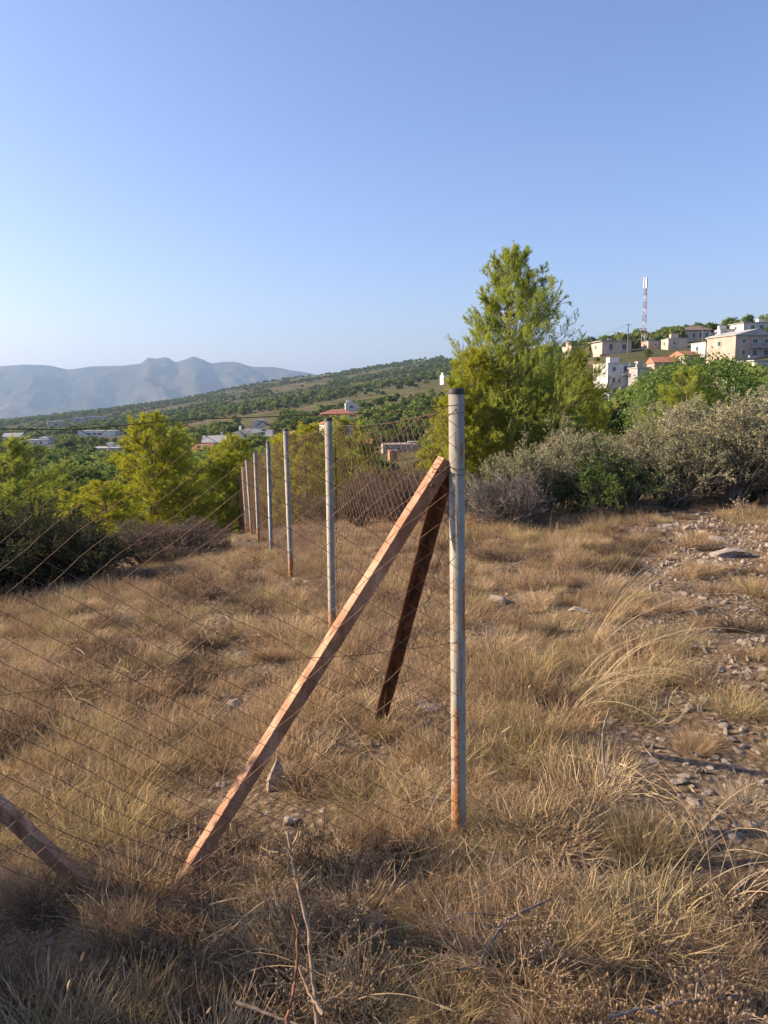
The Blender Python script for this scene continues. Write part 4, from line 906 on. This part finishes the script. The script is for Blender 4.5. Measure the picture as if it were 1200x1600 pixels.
for _ in range(1500):
    if n2 >= 95: break
    Y = rs.uniform(60, 300); px = rs.uniform(830, 1290); k = rs.choice([3, 4, 5, 6, 5, 6]); h = rs.uniform(2.4, 4.6) if k < 5 else rs.uniform(1.4, 2.8)
    n2 += try_tree(px, Y, k, h)
# the far wood on the ridge, which reads as one mass
def far_wood():
    fc = [make_crown(s, 6.0, 5.2, 8, 420, .8, M['far_crown'], .75, trunk_h=.3)[1] for s in (91, 92, 93)] + [make_crown(s, 4.4, 3.0, 7, 260, .7, M['scrub_crown'], .8, trunk_h=.1)[1] for s in (94, 95)]
    rs = np.random.RandomState(8); P = []; K = []; S = []
    n = 56000; Y = np.exp(rs.uniform(math.log(75), math.log(2100), n)) ; Y = np.where(rs.uniform(size=n) < .35, rs.uniform(900, 1900, n), Y)
    px = rs.uniform(-250, 1350, n); x = ((px - 600) / 1212) * Y
    dn = fbm(x / 120, Y / 120, 5, 17); z = terr(x, Y)
    keep = dn > np.where(px < 350, .36, .42) + rs.uniform(-.06, .06, n)
    keep &= ~((px > 560) & (px < 720) & (Y < 620) & (Y > 330) & (rs.uniform(size=n) < .85))
    keep &= ~((px > 800) & (Y < 420) & (rs.uniform(size=n) < .25))
    tops = np.array([proj((X_, Y_, Z_ + 4.5))[1] for X_, Y_, Z_ in zip(x, Y, z)]); wp = 3 * FPX / Y
    for (a, b, c, d, hy) in HBOX: keep &= ~((px > a - wp) & (px < c + wp) & (((Y < hy) & (tops < d - (d - b) * .3)) | ((Y >= hy - 3) & (Y < hy + 14))))
    for (a, b, r2) in placed: keep &= np.hypot(x - a, Y - b) > r2 + 1.2
    i = np.nonzero(keep)[0]; m = len(i)
    sc_ = np.exp(rs.uniform(math.log(.35), math.log(1.35), m)); kk = np.where(rs.uniform(size=m) < .55, rs.randint(0, 3, m), rs.randint(3, 5, m))
    scatter('far_woodland', 'scattered pine wood and scrub covering the far ridge', np.stack([x[i], Y[i], z[i] - .2], 1), np.stack([np.zeros(m), np.zeros(m), rs.uniform(0, 6.28, m)], 1), np.stack([sc_ * rs.uniform(.9, 1.3, m), sc_ * rs.uniform(.9, 1.3, m), sc_], 1), kk, fc)
far_wood()

# ================================================================== ROCKS, GRAVEL
def rock_mesh(seed, sharp=.35):
    import bmesh
    rs = np.random.RandomState(seed); bm = bmesh.new(); bmesh.ops.create_icosphere(bm, subdivisions=2, radius=1)
    V = np.array([v.co for v in bm.verts]); 
    for _ in range(9):      # split faces: flat cuts
        n_ = unit(rs.randn(3)); c = rs.uniform(.45, .85); dd = V @ n_; V = V - np.maximum(dd - c, 0)[:, None] * n_
    V *= np.array([1, rs.uniform(.6, .9), rs.uniform(.45, .8)]); V += rs.randn(*V.shape) * .05
    for v, c in zip(bm.verts, V): v.co = c
    me = bpy.data.meshes.new('rock'); bm.to_mesh(me); bm.free(); me.materials.append(M['rock']); return me
rocks = [rock_mesh(s) for s in range(100, 108)]
def shard_mesh():
    mb = MB(); mb.add(np.array([(-.5, -.25, -.4), (.5, -.3, -.4), (.55, .3, -.4), (-.45, .35, -.4), (-.42, -.2, .15), (.42, -.28, .1), (.12, .02, 1.0), (.2, .2, .75), (-.35, .25, .2), (.45, .22, .15)]),
        [[0, 1, 5, 4], [1, 2, 9, 5], [2, 3, 8, 9], [3, 0, 4, 8], [5, 9, 7, 6], [8, 4, 6, 7], [3, 2, 1, 0]]); mb.f.append(np.array([[4, 5, 6], [9, 8, 7]]))
    return mb.mesh('rock', M['rock'])
p = hit(432, 1232); link('rock', shard_mesh(), None, (p[0], p[1], p[2] + .035), .5, (.10, .08, .115), label='pointed white limestone shard behind the fence wing', cat='rock')
OPEN = [(hit(432, 1232), .10)]
def rock(px, py, wpx, label, group=None, k=None, flat=1.0):
    p = hit(px, py)
    if group is None: OPEN.append((p, wpx * p[1] / FPX * .75))
    s = wpx * p[1] / FPX / 2 * 1.05
    link('rock', rocks[rrs.randint(8) if k is None else k], None, (p[0], p[1], p[2] + s * .12), rrs.uniform(0, 6.28), (s, s * .9, s * rrs.uniform(.55, .85) * flat), label=label, cat='rock', group=group)
rrs = np.random.RandomState(12)
rock(452, 1284, 38, 'rounded grey stone below the pointed white shard', k=1)
rock(368, 1102, 38, 'grey angular stone half sunk in grass behind the long brace', k=2)
rock(345, 1228, 22, 'small pale stone under the leaning brace', k=3)
rock(670, 1108, 52, 'pinkish grey slab half buried between brace and corner post', k=4, flat=.6)
rock(275, 862, 38, 'blue-grey boulder in the shaded grass below the pine', k=5)
rock(780, 940, 44, 'flat whitish stone showing in the grass beyond the corner post', k=6, flat=.8)
rock(905, 958, 36, 'low pale slab in the grass beside the arching straw', k=7, flat=.8)
rock(1135, 870, 70, 'broad weathered limestone outcrop on the bare patch', k=0, flat=.7)
rock(1062, 1222, 34, 'rounded white stone beside the grass dome', k=2)
rock(1110, 1200, 20, 'small white stone on the gravel', k=3)
rock(1022, 1190, 22, 'bluish pebble in the grass above the dome', k=1)
rock(958, 1128, 30, 'reddish stone under the arching straw', k=5)
rock(100, 940, 20, 'grey stone in the tall dry stems', k=4)
GS = 'loose pale limestone on the bare stony patch'
for q in range(70):
    t = rrs.uniform(0, 1)
    if q < 42: px, py, wd = rrs.uniform(1060, 1200), rrs.uniform(1030, 1260), rrs.uniform(10, 26)
    elif q < 60: px, py, wd = rrs.uniform(985, 1200), rrs.uniform(815, 890), rrs.uniform(10, 28)
    else: px, py, wd = rrs.uniform(1080, 1200), rrs.uniform(930, 1030), rrs.uniform(9, 20)
    rock(px, py, wd, GS, 'stones on the bare patch')
for q in range(34):
    px, py = rrs.uniform(20, 1000), rrs.uniform(850, 1290)
    rock(px, py, rrs.uniform(12, 24), 'small limestone lying half hidden in the dry grass', 'small stones in the grass')
def bare(x, y):
    """1 on the stony track"""
    c = 1.95 + (y - 3.9) * .40; wv = .5 + .045 * y
    v = 1 - np.abs(x - c - (fbm(x * 1.1, y * 1.1, 3, 31) - .45) * 1.3) / wv
    v2 = (fbm(x * 1.4 + 7, y * 1.4, 3, 41) - .60) * 6
    return np.clip(np.maximum(np.where((y > 2.3) & (y < 12), v * 2.2, 0), v2), 0, 1)
def gravel():
    rs = np.random.RandomState(19); n = 20000
    r = np.sqrt(rs.uniform(1.2 ** 2, 12 ** 2, n)); a = rs.uniform(-.62, .62, n); x = np.sin(a) * r; y = np.cos(a) * r
    b = bare(x, y); keep = rs.uniform(size=n) < (.04 + .6 * b) * np.clip(9 / r, 0, 1); i = np.nonzero(keep)[0]; m = len(i)
    s = np.exp(rs.uniform(math.log(.007), math.log(.032), m)) * (1 + r[i] * .05)
    scatter('gravel', 'pale limestone gravel strewn over the bare earth', np.stack([x[i], y[i], terr(x[i], y[i]) + s * .2], 1), rs.uniform(0, 6.28, (m, 3)) * [.2, .2, 1], np.stack([s, s * rs.uniform(.6, 1, m), s * rs.uniform(.4, .8, m)], 1), rs.randint(0, 8, m), rocks)
gravel()

# ================================================================== GRASS
def blades(mb, rs, n, rad, ln, lean, wd, curl=.6, k=5, clump=0, base_z=0):
    a = rs.uniform(0, 2 * math.pi, n); q = np.sqrt(rs.uniform(0, 1, n)) * rad
    b = np.stack([np.cos(a) * q, np.sin(a) * q, np.full(n, -.02)], 1)
    az = a + rs.randn(n) * .9; le = np.clip(np.abs(rs.randn(n)) * lean * .6 + lean * .55 * (q / rad), 0, 1.5)
    L = ln * rs.uniform(.45, 1.1, n) * (1 - .25 * (q / rad)); t = np.linspace(0, 1, k)
    th = le[:, None] + curl * (rs.uniform(-.25, 1, n))[:, None] * t[None] ** 1.5     # angle from the vertical along the blade
    ds = (L / (k - 1))[:, None]
    rr = np.concatenate([np.zeros((n, 1)), np.cumsum(np.sin(th[:, :-1]) * ds, 1)], 1); zz = np.concatenate([np.zeros((n, 1)), np.cumsum(np.cos(th[:, :-1]) * ds, 1)], 1)
    kink = np.cumsum(rs.randn(n, k) * .03, 1) * L[:, None] * 3
    P = b[:, None] + np.stack([np.cos(az)[:, None] * rr - np.sin(az)[:, None] * kink, np.sin(az)[:, None] * rr + np.cos(az)[:, None] * kink, zz], 2)
    P[:, :, 2] = np.maximum(P[:, :, 2], -.03)
    W = wd * rs.uniform(.6, 1.3, n)[:, None] * np.array([1, 1, .85, .6, .12] if k == 5 else np.linspace(1, .15, k))[None]
    phi = rs.uniform(0, 2 * math.pi, n); side = np.stack([np.cos(phi), np.sin(phi), np.zeros(n)], 1)
    ribbons(mb, P, W, side, rs.uniform(0, 1, n)); return P
def dome(seed, n, ln, wd, mat, stems=0):
    """dense rounded tussock: fine blades in every direction from one small root"""
    rs = np.random.RandomState(seed); mb = MB(); k = 5; t = np.linspace(0, 1, k)
    az = rs.uniform(0, 6.283, n); le = np.arccos(rs.uniform(.12, 1, n)) * .92; L = ln * rs.uniform(.4, 1.05, n) * (1 + .15 * np.sin(az * 3 + seed))
    q = np.sqrt(rs.uniform(0, 1, n)) * ln * .6; b = np.stack([np.cos(az) * q, np.sin(az) * q, np.full(n, -.02)], 1); az = az + rs.randn(n) * .75
    th = le[:, None] + (rs.uniform(-.5, .9, n))[:, None] * t[None] ** 1.3; ds = (L / (k - 1))[:, None]
    rr = np.concatenate([np.zeros((n, 1)), np.cumsum(np.sin(th[:, :-1]) * ds, 1)], 1); zz = np.concatenate([np.zeros((n, 1)), np.cumsum(np.cos(th[:, :-1]) * ds, 1)], 1)
    P = b[:, None] + np.stack([np.cos(az)[:, None] * rr, np.sin(az)[:, None] * rr, np.maximum(zz, -.02)], 2) + np.cumsum(rs.randn(n, k, 3) * np.array([.011, .011, .007]) * (ln / .22), 1)
    phi = rs.uniform(0, 6.283, n); ribbons(mb, P, wd * rs.uniform(.6, 1.3, (n, 1)) * np.array([1, 1, .9, .7, .15])[None], np.stack([np.cos(phi), np.sin(phi), np.zeros(n)], 1), rs.uniform(0, 1, n))
    if stems: Q = blades(mb, rs, stems, ln * .3, ln * 1.5, .6, wd, .5); heads(mb, rs, Q, .6, .02, .0017)
    return mb.mesh('grass_tuft', M[mat])
def heads(mb, rs, P, frac, ln, wd):
    """slim seed heads at stem tips"""
    i = np.nonzero(rs.uniform(size=len(P)) < frac)[0]; T = P[i, -1]; d = unit(P[i, -1] - P[i, -2])
    q = np.stack([T - d * ln * .2, T + d * ln * .25, T + d * ln * .6, T + d * ln], 1); tubes(mb, q, np.array([.1, 1, .8, .05])[None] * wd * rs.uniform(.7, 1.3, (len(i), 1)), 3, rs.uniform(.3, 1, len(i)))
def tuft(seed, n, rad, ln, lean, wd, mat, curl=.6, hd=0, hl=.03, hw=.003, extra=None):
    rs = np.random.RandomState(seed); mb = MB(); P = blades(mb, rs, n, rad, ln, lean, wd, curl)
    if hd: heads(mb, rs, P, hd, hl, hw)
    if extra:
        P2 = blades(mb, rs, extra[0], rad * .8, extra[1], .35, extra[2], .3); heads(mb, rs, P2, .8, hl, hw)
    return mb.mesh('grass_tuft', M[mat])
def litter(seed, n, rad, ln, mat, wd=.0012):
    rs = np.random.RandomState(seed); mb = MB(); b = np.concatenate([rs.randn(n, 2) * rad * .5, rs.uniform(.0, .07, (n, 1))], 1)
    d = unit(np.concatenate([rs.randn(n, 2), rs.randn(n, 1) * .28], 1)); L = ln * rs.uniform(.3, 1.2, n); t = np.linspace(-.5, .5, 5)
    bow = np.cross(d, unit(rs.randn(n, 3)))
    P = b[:, None] + d[:, None] * (L[:, None] * t)[..., None] + bow[:, None] * ((t ** 2) * .5)[None, :, None] * L[:, None, None]
    P[:, :, 2] = np.maximum(P[:, :, 2], .004)
    side = unit(np.cross(d, np.array([0, 0, 1.]) + rs.randn(n, 3) * .4)); ribbons(mb, P, np.full((n, 5), wd) * rs.uniform(.6, 1.4, (n, 1)), side, rs.uniform(0, 1, n))
    return mb.mesh('grass_tuft', M[mat])
def herb(seed, h, rad, mat, stems=14, balls=True):
    rs = np.random.RandomState(seed); mb = MB(); a = rs.uniform(0, 6.28, stems); t = np.linspace(0, 1, 5); l = rs.uniform(.1, 1, stems) * rad
    P = np.stack([np.cos(a)[:, None] * l[:, None] * t, np.sin(a)[:, None] * l[:, None] * t, (h * rs.uniform(.5, 1, stems))[:, None] * t], 2); P[:, 1:] += rs.randn(stems, 4, 3) * .012
    B = grow(rs, P, 5, (.25, .5), .6, .2, 4, .3, 1); C = grow(rs, B, 3, (.35, .6), .6, .15, 3, .3, 1)
    for q, r0 in ((P, .0018), (B, .0012), (C, .0009)): tubes(mb, q, radii(q, r0, r0 * .6), 3, rs.uniform(0, 1, len(q)))
    if balls:
        T = B[:, -1]; D = unit(rs.randn(len(T), 3)) * .004
        q = np.stack([T - [0, 0, .006], T, T + [0, 0, .007], T + [0, 0, .012]], 1); tubes(mb, q, np.array([.001, .0045, .005, .001])[None].repeat(len(T), 0), 5, rs.uniform(.5, 1, len(T)))
    else: leaves(mb, rs, C, 5, .012, .003)
    return mb.mesh('grass_tuft', M[mat])
def stalks(seed):
    rs = np.random.RandomState(seed); mb = MB(); P = blades(mb, rs, 5, .12, .5, .28, .0016, .25); heads(mb, rs, P, .9, .022, .0045); return mb.mesh('grass_tuft', M['straw_brown'])
TUFTS = [tuft(201, 210, .13, .23, 1.0, .0015, 'straw', 1.1), tuft(202, 210, .15, .20, 1.1, .0015, 'straw_olive', 1.2), tuft(203, 190, .12, .18, 1.15, .0016, 'straw_brown', 1.3),
         tuft(204, 130, .14, .26, .85, .0015, 'straw', 1.0, .2, .02, .0018), tuft(205, 36, .16, .34, .6, .0014, 'straw_pale', .8, .6, .025, .002), tuft(206, 60, .16, .26, .75, .0015, 'straw_brown', 1.0, .4, .02, .002),
         litter(207, 110, .26, .16, 'straw_brown', .0015), litter(208, 120, .26, .14, 'herb', .0015), litter(209, 90, .24, .2, 'straw_pale', .0018),
         dome(241, 800, .20, .0014, 'straw', 5), dome(242, 850, .22, .0013, 'straw_olive', 5), dome(243, 700, .18, .0014, 'straw_brown', 5), dome(244, 700, .20, .0014, 'straw_pale', 6),
         dome(245, 700, .19, .0013, 'dark_herb', 4),
         herb(210, .26, .15, 'herb'), herb(211, .22, .16, 'straw_brown'), herb(212, .20, .18, 'herb', 22, False), stalks(213)]
def grass():
    rs = np.random.RandomState(29); X = []; Y = []
    for (r0, r1, a0, a1, den) in ((.95, 5, -.62, .62, 130), (5, 12, -.58, .58, 60), (12, 27, -.55, .55, 13), (.9, 6, .62, 1.5, 22), (.9, 6, -1.5, -.62, 22), (.7, 4, 1.5, 4.78, 12)):
        n = int((a1 - a0) / 2 * (r1 * r1 - r0 * r0) * den); r = np.sqrt(rs.uniform(r0 * r0, r1 * r1, n)); a = rs.uniform(a0, a1, n); X.append(np.sin(a) * r); Y.append(np.cos(a) * r)
    x = np.concatenate(X); y = np.concatenate(Y); n = len(x); r = np.hypot(x, y)
    dn = fbm(x * .9, y * .9, 3, 51); keep = rs.uniform(size=n) < np.clip(.32 + 2.0 * (dn - .30), .26, .95) * (1 - .9 * bare(x, y))
    # not on the wooded side of the slope
    keep &= ~((y > 16) & (x > -1)); keep &= ~((y > 15.5) & (x > 2))
    def shut(x, y):
        k = np.zeros(len(x), bool)
        for (p, q) in OPEN:
            d = p[:2] / np.hypot(*p[:2]); u_ = (x - p[0]) * d[0] + (y - p[1]) * d[1]; v_ = (x - p[0]) * d[1] - (y - p[1]) * d[0]
            k |= (np.abs(v_) < q + .05) & (u_ < q) & (u_ > -q - .22)
        return k
    keep &= ~shut(x, y)
    x, y, r = x[keep], y[keep], r[keep]; n = len(x)
    f1 = fbm(x * .55 + 3, y * .55, 3, 61); f2 = fbm(x * 1.6, y * 1.6, 2, 71); u = rs.uniform(size=n)
    kind = np.where(f1 > .50, np.where(u < .40, 0, np.where(u < .58, 1, np.where(u < .76, 3, np.where(u < .86, 4, 6)))),
           np.where(f1 > .40, np.where(u < .28, 1, np.where(u < .42, 2, np.where(u < .56, 3, np.where(u < .70, 6, np.where(u < .84, 8, 15))))),
                    np.where(u < .22, 2, np.where(u < .34, 5, np.where(u < .48, 7, np.where(u < .60, 14, np.where(u < .70, 16, np.where(u < .84, 15, 8))))))))
    s = rs.uniform(.55, 1.25, n) * np.clip(.6 + 1.9 * (f2 - .3), .5, 1.6) * np.where(r > 5, 1.1, 1) * np.where(r > 11, 1.35, 1)
    s *= np.where((x > 1.2) & (r < 8), .75, 1) * np.where(kind < 6, .7, .85)
    st_ = rs.uniform(size=n) < .07; kind = np.where(st_, 17, kind); s = np.where(st_, rs.uniform(.6, 1.05, n), s)
    # rounded tussocks, kept apart from one another
    cx = []; 
    for (r0, r1, a0, a1, m) in ((1.0, 5.5, -.62, .62, 1800), (5.5, 13, -.56, .56, 3200), (1, 5, .62, 1.4, 60), (1, 5, -1.4, -.62, 60)):
        R_ = np.sqrt(rs.uniform(r0 * r0, r1 * r1, m)); A_ = rs.uniform(a0, a1, m); cx.append(np.stack([np.sin(A_) * R_, np.cos(A_) * R_], 1))
    cx = np.concatenate(cx); ok = []
    for c in cx:
        if float(bare(np.array(c[0]), np.array(c[1]))) > .15 and rs.uniform() < .88: continue
        if all((c[0] - d[0]) ** 2 + (c[1] - d[1]) ** 2 > .026 + .0028 * c[1] for d in ok): ok.append(c)
    ok = np.array(ok); ok = ok[~shut(ok[:, 0], ok[:, 1])]; m = len(ok); g1 = fbm(ok[:, 0] * .55 + 3, ok[:, 1] * .55, 3, 61); g2 = rs.uniform(size=m)
    kd = np.where(g1 > .46, np.where(g2 < .42, 9, np.where(g2 < .74, 10, np.where(g2 < .9, 12, 13))), np.where(g2 < .27, 9, np.where(g2 < .5, 10, np.where(g2 < .74, 11, 13))))
    x = np.concatenate([x, ok[:, 0]]); y = np.concatenate([y, ok[:, 1]]); kind = np.concatenate([kind, kd]); s = np.concatenate([s, np.exp(rs.uniform(math.log(.6), math.log(1.4), m))]); n = len(x)
    tl = rs.randn(n, 2) * .12
    scatter('dry_grass', 'dry straw-coloured grass, stalks and litter covering the slope', np.stack([x, y, terr(x, y)], 1), np.stack([tl[:, 0], tl[:, 1], rs.uniform(0, 6.28, n)], 1), np.stack([s, s, s * rs.uniform(.5, .95, n) * np.where(kind == 17, 1.35, 1)], 1), kind, TUFTS)
    print('GRASS', n)
grass()
# tussocks that stand out one by one
TU = [dome(221, 1500, .25, .0012, 'straw_olive', 14), dome(222, 1400, .25, .0012, 'straw', 14), dome(223, 1200, .24, .0012, 'straw_brown', 10)]
trs = np.random.RandomState(5)
def tussock(px, py, wpx, k, label, group=None, zs=1.0):
    p = hit(px, py); s = wpx * p[1] / FPX / .56
    link('grass_tussock', TU[k], None, p, trs.uniform(0, 6.28), (s, s, s * zs), label=label, cat='grass tussock', group=group)
tussock(1000, 1330, 175, 0, 'large domed straw tussock beside the round white stone', zs=1.1)
tussock(925, 1510, 190, 0, 'broad greenish-straw tussock in the shade below the large dome')
tussock(690, 1440, 200, 1, 'wide shaggy tussock in front of the corner post')
tussock(600, 1310, 150, 1, 'rounded tussock between the corner post and the white shard')
tussock(810, 1420, 170, 2, 'brownish tussock between the corner post and the domed tussock')
tussock(880, 1590, 180, 1, 'tussock with sunlit tips at the very edge of the grass')
tussock(170, 1460, 150, 1, 'pale feathery tussock in the shade near the low brace')
tussock(60, 1400, 170, 1, 'rounded tussock in shade at the foot of the low brace')
tussock(330, 1440, 170, 1, 'shaggy tussock in shade below the long brace foot')
tussock(440, 1400, 140, 0, 'low tussock at the base of the tall dead stalk')
tussock(60, 1560, 200, 2, 'brownish tussock deep in the bush shade')
tussock(270, 1580, 190, 1, 'straggly tussock deep in the bush shade beside drooping straw')
tussock(1120, 1500, 180, 2, 'brown tussock beside the bleached straw tangle')
tussock(700, 1590, 190, 0, 'pale fringe tussock below the fresh green blades')
tussock(200, 1320, 150, 0, 'flat olive-straw tussock between the two braces')
tussock(560, 1400, 140, 2, 'dark tussock in shade beside the dead stalk')
tussock(1090, 1170, 90, 1, 'small straw tussock at the gravel edge')
tussock(940, 835, 80, 0, 'golden tussock standing at the hedge foot')
tussock(985, 850, 60, 2, 'dark-based tussock below the grey hedge')
tussock(560, 1000, 90, 1, 'straw tussock at the foot of the second fence post')
for q in range(16): tussock(trs.uniform(740, 1000), trs.uniform(880, 1230), trs.uniform(50, 95), trs.randint(3), 'straw tussock in the open grass between corner post and hedge', 'tussocks beyond the corner post')
for q in range(16): tussock(trs.uniform(20, 640), trs.uniform(900, 1240), trs.uniform(50, 90), trs.randint(3), 'straw tussock scattered behind the fence wing', 'tussocks behind the fence wing')
gt = tuft(231, 60, .05, .17, .7, .0016, 'green_blade', .6)
p = hit(628, 1510); link('green_tuft', gt, None, p, 0, (1.1, 1.1, 1.1), label='little tuft of fresh green blades in the dry grass', cat='grass tuft')
# arching straw
def arching(label, px, py, n, seed, az0, azs, L0, L1, rise, mat='straw_pale'):
    b = hit(px, py); rs = np.random.RandomState(seed); k = 9; t = np.linspace(0, 1, k); az = az0 + rs.randn(n) * azs; L = rs.uniform(L0, L1, n)
    le = rs.uniform(.35, .75, n); th = le[:, None] + (rs.uniform(.9, 1.5, n) * rise)[:, None] * t[None]
    ds = (L / (k - 1))[:, None]; rr = np.concatenate([np.zeros((n, 1)), np.cumsum(np.sin(th[:, :-1]) * ds, 1)], 1); zz = np.concatenate([np.zeros((n, 1)), np.cumsum(np.cos(th[:, :-1]) * ds, 1)], 1)
    o = rs.randn(n, 2) * .05
    P = np.stack([o[:, 0:1] + np.sin(az)[:, None] * rr, o[:, 1:2] + np.cos(az)[:, None] * rr, zz], 2)
    mb = MB(); tubes(mb, P, np.linspace(.0019, .0008, k)[None].repeat(n, 0) * rs.uniform(.7, 1.2, (n, 1)), 3, rs.uniform(.2, 1, n)); heads(mb, rs, P, .7, .05, .003)
    mb.obj('straw_clump', M[mat], None, loc=b, label=label, cat='dry grass')
arching('long straw stems arching over the brown patch, tallest clump of dry grass', 925, 1010, 34, 301, 1.15, .28, .55, 1.15, .75)
arching('pale straw stems bowed down over the gravel', 925, 1085, 20, 302, 1.55, .25, .5, 1.1, 1.35)
arching('thin straw stems fallen across the shaded grass below the gravel', 905, 1120, 9, 303, 1.9, .25, .6, 1.0, 1.6)
arching('tall reddish dry stems in front of the evergreen scrub', 120, 905, 26, 304, 0, 2.0, .35, .6, .25, 'straw_brown')
arching('tangled straw stems beside the domed tussock', 1090, 1330, 16, 305, -.4, 1.2, .3, .6, 1.1)
arching('bleached straw tangle at the stony edge', 1130, 1420, 22, 306, 1.0, 1.6, .25, .55, 1.3)
arching('drooping straw stems in deep shade near the low brace', 330, 1520, 14, 307, 1.3, .9, .25, .5, 1.2)
arching('bowed straw stems beside the twin dead stalks', 520, 1580, 10, 308, 1.2, .7, .2, .4, 1.4)
arching('dry stems leaning at the foot of the corner post', 655, 1290, 16, 309, .3, .9, .25, .5, .6)
arching('dry stalks wrapped round the foot of the dark brace', 600, 1120, 22, 310, .2, 1.2, .2, .4, .7)
# dead stalks and twigs, traced on real places
def stalk(name, label, pts, Y0, Y1, r0, r1, mat, side=(), cat='dead stalk'):
    n = len(pts); P = np.array([at(a, b, Y0 + (Y1 - Y0) * i / (n - 1)) for i, (a, b) in enumerate(pts)])
    tt = np.linspace(0, n - 1, n * 5); Q = np.stack([np.interp(tt, np.arange(n), P[:, c]) for c in range(3)], 1)
    for _ in range(4): Q[1:-1] = (Q[:-2] + 2 * Q[1:-1] + Q[2:]) / 4
    rs = np.random.RandomState(int(pts[0][0])); Q[1:-1] += rs.randn(len(Q) - 2, 3) * r0 * .25
    mb = MB(); tubes(mb, Q[None], np.linspace(r0, r1, len(Q))[None] * (1 + .15 * rs.randn(1, len(Q))), 6)
    for (ti, d, L) in side:
        b = Q[int(ti * (len(Q) - 1))]; e = b + np.array(d) * L; m = (b + e) / 2 + rs.randn(3) * L * .1; tubes(mb, np.stack([b, m, e])[None], np.array([[r1 * 1.2, r1, r1 * .5]]), 4)
    return mb.obj(name, M[mat], None, True, label=label, cat=cat)
stalk('dead_stalk', 'tall pale dead stalk with knobbly side shoots in the near grass', [(498, 1640), (493, 1580), (487, 1500), (478, 1430), (462, 1375), (456, 1340), (449, 1300)], 1.62, 1.86, .0058, .003, 'pale_stick', [(.62, (.6, .1, .5), .07), (.62, (-.3, 0, .8), .05), (.9, (.35, 0, .9), .06), (.88, (-.4, .1, .6), .04)])
stalk('dead_stalk', 'short reddish dead stalk beside the tall pale one', [(444, 1640), (452, 1580), (463, 1520), (466, 1460), (457, 1428)], 1.55, 1.66, .005, .0028, 'red_stick')
stalk('dead_twig', 'bare forked twig lying in the grass before the corner post', [(715, 1515), (745, 1512), (770, 1465), (800, 1432), (850, 1410), (885, 1395)], 1.95, 2.35, .0045, .003, 'grey_twig', [(.55, (-.9, .1, .25), .12), (.5, (.1, 0, -1), .1)], 'dead twig')
stalk('dead_twig', 'thin bare twig bent over the shaded tussock', [(695, 1440), (735, 1425), (790, 1432), (802, 1432)], 2.2, 2.3, .003, .002, 'grey_twig', (), 'dead twig')
stalk('dead_twig', 'pale split reed lying in shade beside the stalks', [(505, 1585), (480, 1545), (462, 1500)], 1.6, 1.7, .005, .0025, 'pale_stick', (), 'dead twig')
stalk('dead_twig', 'long bleached stick across the dark grass', [(370, 1565), (420, 1585), (470, 1605)], 1.62, 1.58, .005, .003, 'pale_stick', (), 'dead twig')
stalk('dead_twig', 'upright bare stem beside the arching straw', [(945, 1215), (940, 1150), (950, 1110), (960, 1105)], 3.05, 3.2, .006, .003, 'grey_twig', (), 'dead twig')
stalk('dead_twig', 'weathered fallen branch on the shaded ground by the lower tussock', [(1010, 1580), (1060, 1565), (1130, 1560), (1160, 1555)], 1.75, 1.85, .006, .003, 'grey_twig', [(.5, (.3, .2, .6), .1)], 'dead twig')
stalk('dead_twig', 'curved root-like twig on the shaded ground', [(950, 1590), (1000, 1575), (1040, 1590)], 1.7, 1.72, .005, .003, 'grey_twig', (), 'dead twig')
